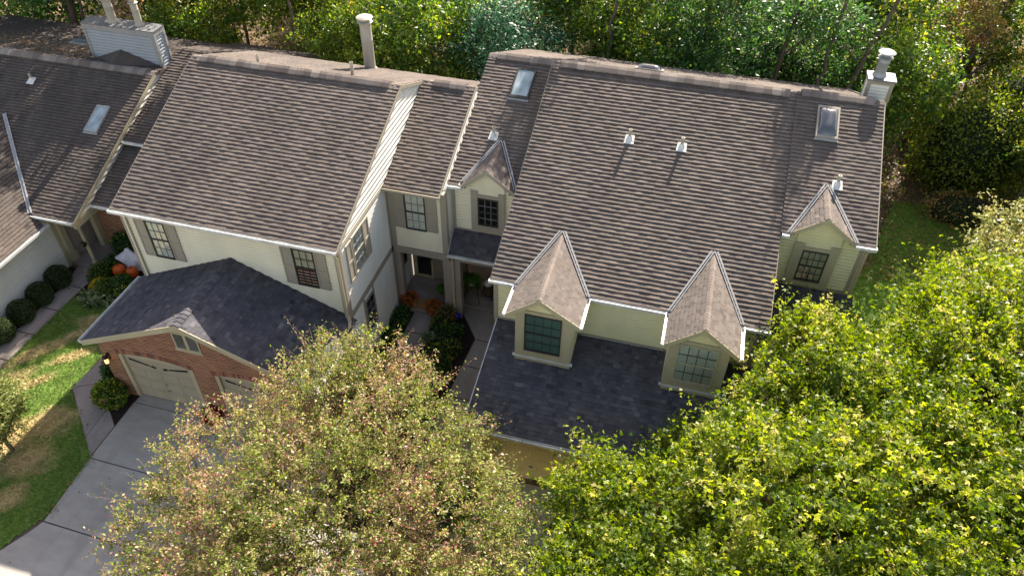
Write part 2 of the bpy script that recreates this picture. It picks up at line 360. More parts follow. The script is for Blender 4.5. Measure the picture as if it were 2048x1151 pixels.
def cap_row(mb, p0, p1, dl, dr, wl=.14, step=.15, h=.02, lift=.0):
    """overlapping ridge cap pieces along p0->p1; dl, dr point down each slope"""
    p0, p1, dl, dr = map(Vector, (p0, p1, dl, dr)); d = p1-p0; n = max(1, int(d.length/step)); d /= n; up = -(dl+dr).normalized()
    for i in range(n):
        a = p0+d*i+up*(lift+h+.012); b = p0+d*(i+1.08)+up*(lift+.012); t = min(1, max(0, rng.gauss(.5, .16)))
        for s in (dl, dr):
            q = [a, b, b+s*wl, a+s*wl]; q2 = [x-up*.035 for x in q]
            mb.hexa(q2+q if (q[1]-q[0]).cross(q[3]-q[0]).dot(up) > 0 else q2[::-1]+q[::-1], t)
def ridge_vent(mb, xa, xb, y, z, tf, tb, wf=.2, wb=.28, h=.07):
    """raised shingled ridge vent along x"""
    n = int((xb-xa)/.25); L = (xb-xa)/n
    for i in range(n):
        x0, x1 = xa+i*L, xa+(i+1.06)*L; t = rng.gauss(.55, .07); hh = h+(.006 if i % 2 else 0); t = .5+rng.uniform(-.05, .05)
        pr = [(y-wf, z-wf*tf+h-.035), (y-wf, z-wf*tf+hh), (y-wf*.4, z-wf*.3*tf+hh+.012), (y+.02, z+hh+.02), (y+wb*.5, z-wb*.5*tb+hh), (y+wb, z-wb*tb+hh-.02), (y+wb, z-wb*tb+h-.06)]
        mb.prism([(x0, a, b) for a, b in pr], (x1-x0, 0, 0)); 
def siding(mb, pts, normal, ex=.112, th=.028, slab=.08):
    """vertical convex wall polygon (3D points) clad in clapboard"""
    Nn = Vector(normal); V = Vector((0, 0, 1)); U = V.cross(Nn); O = Vector(pts[0])
    pl = [((Vector(p)-O).dot(U), p[2]-O.z) for p in pts]
    return lap(mb, pl, O, U, V, Nn, ex, (th, th), None, slab, lip=.30)
def gutter(mb, a, b, out, size=.11):
    """open K gutter from a to b, hanging on the fascia, 'out' points away from the house"""
    a, b, out = map(Vector, (a, b, out)); up = Vector((0, 0, 1)); s = size; L = (b-a)
    for o0, o1, z0, z1 in ((0, s, -s, -s+.012), (s-.012, s+.012, -s+.012, 0), (0, .01, -s+.012, -.01)):
        q = [a+out*o0+up*z0, b+out*o0+up*z0, b+out*o1+up*z0, a+out*o1+up*z0]; mb.hexa(q+[p+up*(z1-z0) for p in q])
    for e in (a, b-L.normalized()*.012):
        q = [e+out*.01-up*s, e+out*.01-up*s+L.normalized()*.012, e+out*(s)-up*s+L.normalized()*.012, e+out*s-up*s]; mb.hexa([p+up*.012 for p in q]+[p+up*(s-.01) for p in q])
def window(parent, C, U, Nn, w, h, cols=3, rows=4, back='blind', sash='sash', grille='muntin', trim=0, trimmat='taupe', prt='window', back2=None, deep=.05, meet=True):
    """double hung window centred on C, U to the right, Nn outward"""
    C, U, Nn = map(Vector, (C, U, Nn)); Z = Vector((0, 0, 1))
    def slab(mb, u0, u1, z0, z1, d0, d1):
        q = [C+U*u0+Z*z0+Nn*d0, C+U*u1+Z*z0+Nn*d0, C+U*u1+Z*z0+Nn*d1, C+U*u0+Z*z0+Nn*d1]; mb.hexa(q+[p+Z*(z1-z0) for p in q])
    W, H = w/2, h/2; fr = MB(); b = .035
    slab(fr, -W, W, H-b, H, 0, deep); slab(fr, -W, W, -H, -H+b*1.2, 0, deep+.012); slab(fr, -W, -W+b, -H+b*1.2, H-b, 0, deep); slab(fr, W-b, W, -H+b*1.2, H-b, 0, deep)
    if meet: slab(fr, -W+b, W-b, -.02, .02, .012, deep-.004)
    f = fr.build(prt, sash, parent)
    sub = parent is None or parent.parent is None   # a window that is itself a part may carry sub-parts
    hold = f if sub else parent
    g = MB(); iw, ih = w-2*b, h-2.2*b
    for i in range(1, cols): u = -iw/2+iw*i/cols; slab(g, u-.008, u+.008, -ih/2, ih/2, .030, .040)
    for j in range(1, rows):
        z = -ih/2+ih*j/rows
        if meet and abs(z) < .03: continue
        slab(g, -iw/2, iw/2, z-.008, z+.008, .029, .041)
    g.build('grille', grille, hold)
    p = MB(); p.poly([C-U*iw/2-Z*ih/2+Nn*.02, C+U*iw/2-Z*ih/2+Nn*.02, C+U*iw/2+Z*ih/2+Nn*.02, C-U*iw/2+Z*ih/2+Nn*.02]); p.build('pane', 'glass', hold)
    k = MB(); 
    if back in ('blind',):
        n = int(ih/.045); 
        for i in range(n):
            z = -ih/2+ih*i/n; a = C+Z*z; q = [a-U*iw/2+Nn*.013, a+U*iw/2+Nn*.013, a+U*iw/2+Nn*.004+Z*ih/n*.92, a-U*iw/2+Nn*.004+Z*ih/n*.92]; k.poly(q)
        d = MB(); slab(d, -iw/2, iw/2, -ih/2, ih/2, -.002, .002)
        k.build('blind', back, hold)
    elif back2:
        slab(k, -iw/2, iw/2, 0, ih/2, .002, .008); k.build('blind', back, hold)
        k2 = MB(); slab(k2, -iw/2, iw/2, -ih/2, 0, .002, .008); k2.build('curtain', back2, hold)
    else:
        slab(k, -iw/2, iw/2, -ih/2, ih/2, .002, .008); k.build('curtain', back, hold)  # also serves as the near-black sheet painted for an unlit room
    return f
def shutter(parent, C, U, Nn, w, h, mat='taupe'):
    C, U, Nn = map(Vector, (C, U, Nn)); Z = Vector((0, 0, 1)); mb = MB()
    def slab(u0, u1, z0, z1, d0, d1):
        q = [C+U*u0+Z*z0+Nn*d0, C+U*u1+Z*z0+Nn*d0, C+U*u1+Z*z0+Nn*d1, C+U*u0+Z*z0+Nn*d1]; mb.hexa(q+[p+Z*(z1-z0) for p in q])
    W, H = w/2, h/2
    slab(-W, W, -H, H, 0, .03); b = .045
    slab(-W, -W+b, -H, H, .03, .045); slab(W-b, W, -H, H, .03, .045)
    for z0, z1 in ((-H, -H+.06), (-.04, .04), (H-.06, H)): slab(-W+b, W-b, z0, z1, .03, .044)
    return mb.build('shutter', mat, parent)
def trimbox(parent, name, mat, boxes):
    mb = MB()
    for b in boxes: mb.box(*b)
    return mb.build(name, mat, parent)

# ================================================================== BUILDINGS
def stack(mb, c, r, h, cap_r, n=24):
    """round flue: sleeve, collar, gap with posts and a domed cap"""
    mb.lathe(c, [(r*1.35, -.15), (r*1.3, .02), (r*1.02, .10), (r, .12), (r, h*.55), (r*1.02, h*.555), (r*1.02, h*.575), (r, h*.58), (r, h-.22)], n)
    x, y, z = c
    mb.lathe((x, y, z+h-.22), [(r*1.32, 0), (r*1.35, .02), (r*1.1, .05)], n)
    mb.lathe((x, y, z+h-.17), [(r*.72, 0), (r*.72, .10)], n)
    mb.lathe((x, y, z+h-.07), [(cap_r, 0), (cap_r*1.02, .015), (cap_r*.8, .045), (cap_r*.3, .065), (.01, .07)], n)
def pipe_vent(parent, c, h, r=.05, boot=True, n=14):
    x, y, z = c; mb = MB(); mb.lathe((x, y, z-.1), [(r, 0), (r, h+.1), (r*.8, h+.1), (r*.8, h+.02)], n)
    o = mb.build('vent_pipe', 'pvc', parent, True)
    if boot:
        b = MB(); t = .413
        b.hexa([(x-.15, y-.17, z-.17*t+.02), (x+.15, y-.17, z-.17*t+.02), (x+.13, y+.12, z+.12*t+.02), (x-.13, y+.12, z+.12*t+.02),
                (x-.15, y-.17, z-.17*t+.04), (x+.15, y-.17, z-.17*t+.04), (x+.13, y+.12, z+.12*t+.04), (x-.13, y+.12, z+.12*t+.04)])
        b.lathe((x, y, z-.02), [(r*2.1, 0), (r*1.6, .10), (r*1.15, .16)], n); b.build('boot', 'metal', o, True)
    return o
def downspout(parent, pts, mat, wd=.08):
    mb = MB()
    for a, b in zip(pts[:-1], pts[1:]):
        a, b = Vector(a), Vector(b); e = (b-a).normalized()*.02
        mb.bar(a-e, b+e, wd, wd*.75, (0, 1, .01) if abs((b-a).normalized().z) > .7 else (0, 0, 1))
    return mb.build('downspout', mat, parent)

# ---------------- left house with the brick garage
HL = thing('townhouse', 'pale siding townhouse with broad brown shingled roof and brick two-door garage in front', 'house', (-3.5, 4, 0), 'attached townhouses')
zLr = 7.597
mb = MB(); slope_roof(mb, -6.96, .08, 0, 5.4, 5.34, zLr)
xb0, xb1 = -6.96, .08
V = Vector((0, 8.6-5.34, 6.27-zLr))
def back_roof(mb, xa, xb, yr, zr, yb, tb, ex=EX):
    zb = zr-tb*(yb-yr); Vv = Vector((0, yr-yb, zr-zb)); L = Vv.length; Vv /= L; U = Vector((-1, 0, 0)); Nn = U.cross(Vv); Nn = -Nn if Nn.z < 0 else Nn
    return lap(mb, [(0, 0), (xb-xa, 0), (xb-xa, L), (0, L)], (xb, yb, zb), U, Vv, Nn, ex, TH, TAB, .1, .004)
back_roof(mb, -6.96, .08, 5.34, zLr, 8.65, .407)
r = mb.build('roof', 'roof', HL)
c = MB(); ridge_vent(c, -6.6, -.25, 5.34, zLr, .412, .407); cap_row(c, (-6.96, 5.34, zLr), (-6.55, 5.34, zLr), (0, -.92, -.38), (0, .92, -.38), .17); cap_row(c, (-.3, 5.34, zLr), (.08, 5.34, zLr), (0, -.92, -.38), (0, .92, -.38), .17)
c.build('ridge_cap', 'cap', r)
# walls
mb = MB(); siding(mb, [(-6.75, .25, 0), (.0, .25, 0), (.0, .25, 5.36), (-6.75, .25, 5.36)], (0, -1, 0)); mb.build('front_wall', 'cream', HL)
mb = MB(); siding(mb, [(.03, .25, 0), (.03, 8.4, 0), (.03, 8.4, 5.20), (.03, .25, 5.20)], (1, 0, 0), .09, .018); siding(mb, [(.03, .25, 5.201), (.03, 8.4, 5.201), (.03, 8.4, 6.2), (.03, 5.34, 7.50), (.03, .25, 5.42)], (1, 0, 0), .17, .03); mb.build('side_wall', 'white', HL)
mb = MB(); mb.prism([(-6.8, .17, 0), (-6.8, 8.4, 0), (-6.8, 8.4, 6.15), (-6.8, 5.34, 7.4), (-6.8, .17, 5.3)], (.05, 0, 0)); mb.box(-6.75, -.06, 8.3, 8.4, 0, 6.15); mb.build('back_wall', 'cream', HL)
mb = MB()
mb.box(-6.90, -6.72, .18, .35, 2.4, 5.3); mb.box(-.10, .06, .12, .165, 2.5, 5.28); mb.box(.034, .065, .165, .32, 0, 5.28)   # corner boards
mb.box(-6.95, .06, .10, .26, 5.28, 5.37)                                      # soffit
mb.box(.034, .06, .32, 3.60, 5.19, 5.32); mb.box(.034, .062, .32, 3.60, 2.60, 2.82); mb.box(.034, .062, 3.44, 3.60, 0, 5.19)
def rakeboard(mb, x0, x1, ya, za, yb, zb, ht=.14):
    mb.hexa([(x0, ya, za-ht), (x1, ya, za-ht), (x1, yb, zb-ht), (x0, yb, zb-ht), (x0, ya, za), (x1, ya, za), (x1, yb, zb), (x0, yb, zb)])
rakeboard(mb, .082, .108, -.02, 5.39, 5.34, zLr-.003, .12); rakeboard(mb, .082, .108, 5.34, zLr-.003, 8.65, 6.25, .12); rakeboard(mb, -6.985, -6.963, 0, 5.4, 5.34, zLr-.003, .12)
mb.build_each('trim_board', 'taupe', HL)
mb = MB(); gutter(mb, (-6.98, -.005, 5.405), (.1, -.005, 5.405), (0, -1, 0), .10); mb.build('gutter', 'metal', HL)
downspout(HL, [(.03, -.05, 5.3), (.03, -.02, 5.18), (.015, .085, 5.05), (.015, .085, 2.88), (.1, .0, 2.72), (.17, -.18, 2.66)], 'tan')
for xc, w_ in ((-5.82, .64), (-1.12, .66)):
    window(HL, (xc, .235, 4.33), (1, 0, 0), (0, -1, 0), w_, 1.36, 3, 4, 'blind' if xc < -3 else 'blind', back2=None) if xc < -3 else window(HL, (xc, .235, 4.33), (1, 0, 0), (0, -1, 0), w_, 1.36, 3, 4, 'creamblind', back2='redcurtain', grille='muntin_dark')
    for s in (-1, 1): shutter(HL, (xc+s*(w_/2+.185), .235, 4.32), (1, 0, 0), (0, -1, 0), .35, 1.36)
window(HL, (.048, 1.29, 4.48), (0, 1, 0), (1, 0, 0), .76, 1.32, 3, 4, 'blind', sash='taupe')
for y in (.71, 1.86): shutter(HL, (.048, y, 4.44), (0, 1, 0), (1, 0, 0), .34, 1.36)
window(HL, (.048, 1.44, 1.78), (0, 1, 0), (1, 0, 0), .62, 1.3, 2, 4, 'inside', sash='muntin')
mb = MB(); mb.box(.036, .075, 1.06, 1.13, 1.05, 2.6); mb.box(.036, .075, 1.75, 1.82, 1.05, 2.6)
for z in (2.2, 2.32, 2.44): pass
mb.build_each('window_casing', 'taupe', HL)
# garage
GX0, GXP, GX1, GY = -7.07, -3.55, .22, -2.65; zE, zP = 2.6, 4.15
mb = MB()
for xe, s in ((GX0, 1), (GX1, -1)):
    side_roof(mb, [(xe, GY, zE), (xe, .235, zE), (GXP, .235, zP), (GXP, GY, zP)], (xe, GY, zE), (xe, .235, zE), (GXP, GY, zP), ex=.130, th=(.003, .009), sig=.27, tabs=(.10, .22), slab=.07)
gr = mb.build('garage_roof', 'roof_dark', HL)
c = MB(); aL = Vector((-1, 0, -.44)).normalized(); aR = Vector((1, 0, -.41)).normalized()
cap_row(c, (GXP, GY, zP), (GXP, .22, zP), aR, aL, .15, .15, .018); c.build('ridge_cap', 'roof_dark', gr)
mb = MB(); Y0, Y1 = -2.35, -2.10
def brickwall():
    D1, D2 = (-6.39, -3.88), (-3.20, -.70); xL, xR = -6.93, .05
    for a, b in ((xL, D1[0]), (D1[1], D2[0]), (D2[1], xR)): mb.box(a, b, Y0, Y1, 0, 2.25)
    for d0, d1 in (D1, D2):
        n = 16; hw = (d1-d0)/2; xc = (d0+d1)/2; az = lambda x: 1.92+.15*(1-((x-xc)/hw)**2)
        for i in range(n):
            a = d0+(d1-d0)*i/n; b = d0+(d1-d0)*(i+1)/n
            mb.hexa([(a, Y0, az(a)), (b, Y0, az(b)), (b, Y1, az(b)), (a, Y1, az(a)), (a, Y0, 2.25), (b, Y0, 2.25), (b, Y1, 2.25), (a, Y1, 2.25)])
    mb.prism([(xL, Y0, 2.25), (xR, Y0, 2.25), (xR, Y0, 2.52), (GXP, Y0, 4.02), (xL, Y0, 2.52)], (0, .25, 0))
    mb.box(xL, xL+.2, Y1, .25, 0, 2.5); mb.box(xR-.2, xR-.02, Y1, .24, 0, 2.5)
brickwall(); gw = mb.build('garage_wall', 'brick', HL)
mb = MB()
for d0, d1 in ((-6.39, -3.88), (-3.20, -.70)):
    hw = (d1-d0)/2; xc = (d0+d1)/2; n = 38
    for i in range(n):
        a = d0-.06+(d1-d0+.12)*i/n; b = a+(d1-d0+.12)/n-.010; z = 1.925+.15*(1-min(1, abs((a+b)/2-xc)/hw)**2)
        mb.hexa([(a, Y0-.014, z), (b, Y0-.014, z), (b, Y0+.02, z), (a, Y0+.02, z), (a, Y0-.014, z+.17), (b, Y0-.014, z+.17), (b, Y0+.02, z+.17), (a, Y0+.02, z+.17)], rng.random())
    mb.build('brick_arch', 'soldier', gw); mb = MB()
for d0, d1 in ((-6.39, -3.88), (-3.20, -.70)):
    fr = MB(); fr.box(d0+.001, d0+.14, Y0+.02, Y1+.03, 0, 1.91); fr.box(d1-.14, d1-.001, Y0+.02, Y1+.03, 0, 1.91)
    n = 14; hw = (d1-d0)/2; xc = (d0+d1)/2; az = lambda x: 1.915+.15*(1-((x-xc)/hw)**2)
    for i in range(n):
        a = d0+.002+(d1-d0-.004)*i/n; b = d0+.002+(d1-d0-.004)*(i+1)/n
        fr.hexa([(a, Y0+.05, 1.86), (b, Y0+.05, 1.86), (b, Y1, 1.86), (a, Y1, 1.86), (a, Y0+.05, az(a)-.003), (b, Y0+.05, az(b)-.003), (b, Y1, az(b)-.003), (a, Y1, az(a)-.003)])
    fr.build('door_frame', 'tan', HL)
    dm = MB(); yd = Y0+.09; x0, x1 = d0+.14, d1-.14; dm.box(x0, x1, yd+.012, yd+.06, 0, 1.86)
    ph = 1.86/4
    for j in range(4):
        for i in range(4):
            a = x0+(x1-x0)*i/4; b = x0+(x1-x0)*(i+1)/4; z0, z1 = j*ph, (j+1)*ph
            dm.box(a+.0, b-.0, yd-.004, yd+.012, z0+.008, z1-.006) if j == 3 else None
            if j < 3:
                dm.box(a, b, yd+.002, yd+.012, z0+.008, z1-.006); dm.box(a+.05, b-.05, yd-.008, yd+.002, z0+.07, z1-.07)
    gd = dm.build('garage_door', 'gdoor', HL)
    wn = MB(); w_ = x1-x0
    for s in (0, 1):     # two fanned dark lights sweeping down to the middle
        X = lambda t: x0+t*w_ if s == 0 else x1-t*w_
        for pg in ([(.06, 1.80), (.06, 1.72), (.38, 1.585), (.34, 1.66)], [(.40, 1.66), (.36, 1.60), (.43, 1.54), (.455, 1.60)]):
            q = [(X(t), yd-.006, z-.06) for t, z in pg]; q = q if s == 0 else q[::-1]; wn = MB(); wn.prism(q, (0, -.006, 0)); wn.build('window', 'inside', gd)
    hd = MB(); hd.box((x0+x1)/2-.06, (x0+x1)/2+.06, yd-.03, yd-.008, .50, .53); hd.box((x0+x1)/2-.03, (x0+x1)/2+.03, yd-.02, yd-.008, .78, .84); hd.build('handle', 'muntin', gd)
# rake fascia of the garage gable
mb = MB()
def rake_x(mb, y0, y1, xa, za, xb, zb, ht):
    mb.hexa([(xa, y0, za-ht), (xb, y0, zb-ht), (xb, y1, zb-ht), (xa, y1, za-ht), (xa, y0, za), (xb, y0, zb), (xb, y1, zb), (xa, y1, za)])
rake_x(mb, GY-.03, GY-.003, GX0-.02, zE-.01, GXP, zP, .19); rake_x(mb, GY-.03, GY-.003, GXP, zP, GX1+.02, zE-.01, .19)
rake_x(mb, GY, Y0-.001, GX0+.05, zE-.10, GXP, zP-.11, .03); rake_x(mb, GY, Y0-.001, GXP, zP-.11, GX1-.05, zE-.10, .03)
mb.box(-4.20, -3.20, Y0-.04, Y0-.001, 3.50, 3.60); mb.box(-4.12, -3.25, Y0-.035, Y0-.001, 2.76, 2.84)
mb.build('garage_fascia', 'tan', HL)
for i in (0, 1):
    a = -4.08+i*.40; mb = MB(); f_ = .05
    mb.box(a, a+.40, Y0-.03, Y0-.001, 2.84, 2.84+f_); mb.box(a, a+.40, Y0-.03, Y0-.001, 3.50-f_, 3.50); mb.box(a, a+f_, Y0-.03, Y0-.001, 2.84+f_, 3.5-f_); mb.box(a+.40-f_, a+.40, Y0-.03, Y0-.001, 2.84+f_, 3.5-f_)
    wf = mb.build('gable_window', 'tan', HL)
    mb = MB(); mb.poly([(a+f_, Y0-.014, 2.84+f_), (a+.4-f_, Y0-.014, 2.84+f_), (a+.4-f_, Y0-.014, 3.5-f_), (a+f_, Y0-.014, 3.5-f_)]); mb.build('pane', 'glass', wf)
    mb = MB(); mb.box(a+f_, a+.4-f_, Y0-.008, Y0-.001, 2.84+f_, 3.5-f_); mb.build('shade', 'muntin', wf)
mb = MB(); gutter(mb, (GX0, .2, zE-.0), (GX0, GY-.03, zE-.0), (-1, 0, 0), .10); mb.build('garage_gutter', 'metal', HL); mb = MB(); gutter(mb, (GX1, GY-.03, zE-.0), (GX1, .2, zE-.0), (1, 0, 0), .10); mb.build('garage_gutter', 'metal', HL)
mb = MB(); mb.box(-.04, .06, -.1, .16, 0, 2.5); mb.build('corner_board', 'taupe', HL)
stack_mb = MB(); stack(stack_mb, (-2.3, 8.35, 6.34), .19, 1.9, .27); stack_mb.build('chimney_flue', 'pvc', HL, True)
pipe_vent(HL, (-4.89, 5.75, 7.43), .30, .05, False); pipe_vent(HL, (-1.80, 6.02, 7.32), .45, .055, False)
# entry link between the left house and the far-left house: two stepped low roofs
mb = MB(); slope_roof(mb, -10.93, -7.0, 2.94, 2.70, 5.6, 3.74); slope_roof(mb, -10.93, -7.0, 5.33, 3.83, 9.70, 5.40)
back_roof(mb, -10.93, -7.0, 9.70, 5.40, 13.5, .40)
r = mb.build('entry_roof', 'roof_far', HL)
mb = MB(); gutter(mb, (-10.9, 2.935, 2.71), (-7.0, 2.935, 2.71), (0, -1, 0), .09); mb.build('gutter', 'metal', r); mb = MB(); gutter(mb, (-10.9, 5.325, 3.84), (-7.0, 5.325, 3.84), (0, -1, 0), .09); mb.build('gutter', 'metal', r)
mb = MB(); mb.box(-11.8, -6.85, 3.75, 3.95, 0, 2.6); mb.box(-10.9, -6.85, 5.4, 5.5, 0, 3.8); mb.build_each('entry_brick_wall', 'brick', HL)
mb = MB(); mb.box(-12.02, -11.82, 3.55, 3.8, 0, 2.45); mb.box(-10.9, -10.72, 3.1, 3.3, 2.35, 2.6); mb.build_each('pilaster', 'tan', HL)

# ---------------- middle townhouse
HM = thing('townhouse', 'narrow middle townhouse with cream siding, shuttered window and autumn-dressed porch beneath', 'house', (1, 5, 0), 'attached townhouses')
mb = MB(); slope_roof(mb, .085, 1.87, 3.29, 5.29, 7.13, 6.87); back_roof(mb, .112, 1.87, 7.13, 6.87, 8.65, .407)
r = mb.build('roof', 'roof', HM)
c = MB(); ridge_vent(c, .5, 1.55, 7.13, 6.87, .412, .407); cap_row(c, (.1, 7.13, 6.87), (.5, 7.13, 6.87), (0, -.92, -.38), (0, .92, -.38), .17); cap_row(c, (1.5, 7.13, 6.87), (1.87, 7.13, 6.87), (0, -.92, -.38), (0, .92, -.38), .17)
c.build('ridge_cap', 'cap', r)
mb = MB(); siding(mb, [(.07, 3.61, 2.80), (1.90, 3.61, 2.80), (1.90, 3.61, 5.30), (.07, 3.61, 5.30)], (0, -1, 0)); mb.build('front_wall', 'cream', HM)
mb = MB(); siding(mb, [(1.93, 3.61, 2.4), (1.93, 8.5, 2.4), (1.93, 8.5, 6.0), (1.93, 7.13, 6.74), (1.93, 3.61, 5.30)], (1, 0, 0), .13, .025); mb.build('side_wall', 'white', HM)
mb = MB(); mb.box(.066, .21, 3.565, 3.605, 2.80, 5.2); mb.box(1.78, 1.965, 3.565, 3.605, 2.80, 5.2); mb.box(1.94, 1.97, 3.606, 3.72, 2.80, 5.2)
mb.box(.066, 1.97, 3.40, 3.61, 5.20, 5.27); mb.box(.066, 1.97, 3.55, 3.75, 2.56, 2.80)
rakeboard(mb, 1.872, 1.90, 3.27, 5.28, 7.13, 6.867, .11); rakeboard(mb, 1.872, 1.90, 7.13, 6.867, 8.65, 6.23, .11); mb.build_each('trim_board', 'taupe', HM)
mb = MB(); gutter(mb, (.1, 3.285, 5.295), (1.9, 3.285, 5.295), (0, -1, 0), .09); mb.build('gutter', 'taupe', HM)
window(HM, (.94, 3.598, 4.29), (1, 0, 0), (0, -1, 0), .68, 1.36, 3, 4, 'blind')
for s in (-1, 1): shutter(HM, (.94+s*.535, 3.598, 4.29), (1, 0, 0), (0, -1, 0), .37, 1.34)
mb = MB(); mb.box(.066, .26, 3.62, 3.85, 0, 2.56); mb.box(1.74, 2.03, 3.58, 3.95, 0, 2.56); mb.build_each('porch_column', 'stucco', HM)
mb = MB(); mb.box(.066, 2.1, 5.0, 5.1, .2, 2.56); mb.box(.066, 2.1, 3.76, 4.99, 2.50, 2.56); mb.box(1.95, 2.06, 3.96, 4.99, .2, 2.5); mb.build_each('porch_wall', 'stucco', HM)
mb = MB(); mb.box(.066, 1.93, 3.9, 4.98, 0, .32); mb.box(.3, 1.7, 3.45, 3.895, 0, .17); mb.build_each('porch_floor', 'walk', HM)
mb = MB(); x0, x1 = .16, .86; mb.box(x0, x0+.09, 4.94, 4.985, .33, 2.15); mb.box(x1-.09, x1, 4.94, 4.985, .33, 2.15); mb.box(x0+.09, x1-.09, 4.94, 4.985, 2.06, 2.15); mb.box(x0+.09, x1-.09, 4.94, 4.985, .33, .45)
d = mb.build('storm_door', 'tan', HM); mb = MB(); mb.poly([(x0+.09, 4.96, .45), (x1-.09, 4.96, .45), (x1-.09, 4.96, 2.06), (x0+.09, 4.96, 2.06)]); mb.build('pane', 'glass', d)
mb = MB(); mb.box(x0+.09, x1-.09, 4.97, 4.99, .45, 2.06); mb.build('inner_door', 'inside', d)
mb = MB(); mb.box(x1-.07, x1-.045, 4.90, 4.94, 1.2, 1.34); mb.build('handle', 'black', d)
mb = MB(); mb.box(.10, .13, 3.9, 4.4, 1.5, 2.2); mb.build('mailbox_panel', 'black', HM)

# ---------------- right house
HR = thing('townhouse', 'large right-hand townhouse with brown shingled roof, four gabled dormers and yellow-cream siding', 'house', (8, 5, 0), 'attached townhouses')
tR, tB = .413, .42; zback = lambda y: 7.31-tB*(y-8.70)
mb = MB(); slope_roof(mb, 1.90, 4.19, 3.92, 5.33, 8.70, 7.307, notch=(2.50, 3.85, 2)); r0 = mb.build('west_roof', 'roof', HR)
mb = MB(); slope_roof(mb, 4.18, 11.62, .84, 4.69, 8.01, 7.65, ex=.136, th=(.028, .036)); r1 = mb.build('main_roof', 'roof', HR)
mb = MB(); slope_roof(mb, 11.61, 14.07, 3.53, 5.84, 8.07, 7.715, notch=(11.98, 13.42, 2)); r2 = mb.build('east_roof', 'roof', HR)
mb = MB(); back_roof(mb, 1.90, 4.18, 8.70, 7.307, 13.9, tB); back_roof(mb, 4.181, 14.07, 8.05, 7.60, 13.9, tB); rb_ = mb.build('back_roof', 'roof', HR)
DL, DR = (0, -.92, -.38), (0, .92, -.39)
c = MB(); ridge_vent(c, 2.2, 4.1, 8.70, 7.307, tR, tB); cap_row(c, (1.9, 8.7, 7.307), (2.2, 8.7, 7.307), DL, DR, .17); c.build('ridge_cap', 'cap', r0)
c = MB(); ridge_vent(c, 4.45, 11.4, 8.01, 7.65, tR, tB, .22, .34, .09); cap_row(c, (4.18, 8.01, 7.65), (4.5, 8.01, 7.65), DL, DR, .19); cap_row(c, (11.35, 8.01, 7.65), (11.62, 8.01, 7.65), DL, DR, .19); c.build('ridge_cap', 'cap', r1)
c = MB(); ridge_vent(c, 11.75, 13.75, 8.07, 7.715, tR, tB, .2, .32); cap_row(c, (13.7, 8.07, 7.715), (14.07, 8.07, 7.715), DL, DR, .18); c.build('ridge_cap', 'cap', r2)
# walls
mb = MB(); siding(mb, [(1.95, 4.17, 3.4), (4.3, 4.17, 3.4), (4.3, 4.17, 5.40), (1.95, 4.17, 5.40)], (0, -1, 0)); mb.build('west_wall', 'cream', HR)
mb = MB(); siding(mb, [(4.30, .95, 2.9), (11.45, .95, 2.9), (11.45, .95, 4.70), (4.30, .95, 4.70)], (0, -1, 0)); mb.build('front_wall', 'yellow', HR)
mb = MB(); siding(mb, [(11.50, 3.83, 3.6), (13.90, 3.83, 3.6), (13.90, 3.83, 5.90), (11.50, 3.83, 5.90)], (0, -1, 0)); mb.build('east_wall', 'yellow', HR)
mb = MB(); siding(mb, [(13.92, 3.83, 0), (13.92, 13.7, 0), (13.92, 13.7, 5.0), (13.92, 8.07, 7.5), (13.92, 3.83, 5.8)], (1, 0, 0)); mb.build('gable_wall', 'yellow', HR)
mb = MB(); siding(mb, [(11.47, .95, 2.9), (11.47, 6.0, 2.9), (11.47, 6.0, 6.6), (11.47, .95, 4.65)], (1, 0, 0)); siding(mb, [(4.28, 8, 3.4), (4.28, .95, 3.4), (4.28, .95, 4.62), (4.28, 8, 7.4)], (-1, 0, 0)); siding(mb, [(4.28, 5.6, 0), (4.28, .95, 0), (4.28, .95, 3.4), (4.28, 5.6, 3.4)], (-1, 0, 0)); mb.build('side_wall', 'yellow', HR)
mb = MB(); mb.box(2.0, 13.85, 13.5, 13.7, 0, 5.0); mb.box(2.0, 4.2, 5.6, 5.7, 0, 3.4); mb.build_each('back_wall', 'stucco', HR)
mb = MB()
mb.box(1.975, 2.08, 4.13, 4.165, 3.45, 5.3); mb.box(2.08, 4.25, 4.135, 4.165, 3.45, 3.56)
mb.box(4.24, 4.36, .91, .945, 3.1, 4.6); mb.box(11.36, 11.48, .91, .945, 3.1, 4.6); mb.box(4.36, 11.36, .915, .945, 3.10, 3.19)
mb.box(13.80, 13.93, 3.79, 3.825, 3.85, 5.8); mb.box(11.5, 13.80, 3.795, 3.825, 3.80, 3.93)
mb.box(1.9, 2.5, 3.98, 4.168, 5.28, 5.31); mb.box(3.86, 4.18, 3.98, 4.168, 5.28, 5.31); mb.box(6.75, 9.15, .87, .946, 4.60, 4.64); mb.box(13.4, 14.05, 3.6, 3.826, 5.76, 5.79)
rakeboard(mb, 14.073, 14.10, 3.5, 5.82, 8.07, 7.71, .12); rakeboard(mb, 14.073, 14.10, 8.07, 7.71, 13.9, 5.2, .12); rakeboard(mb, 4.155, 4.178, .86, 4.68, 8.01, 7.64, .10); rakeboard(mb, 1.872+.004, 1.898, 8.66, 7.28, 13.9, 5.1, .1)
rakeboard(mb, 11.622, 11.64, .86, 4.68, 8.01, 7.64, .10)
mb.build_each('trim_board', 'taupe', HR)
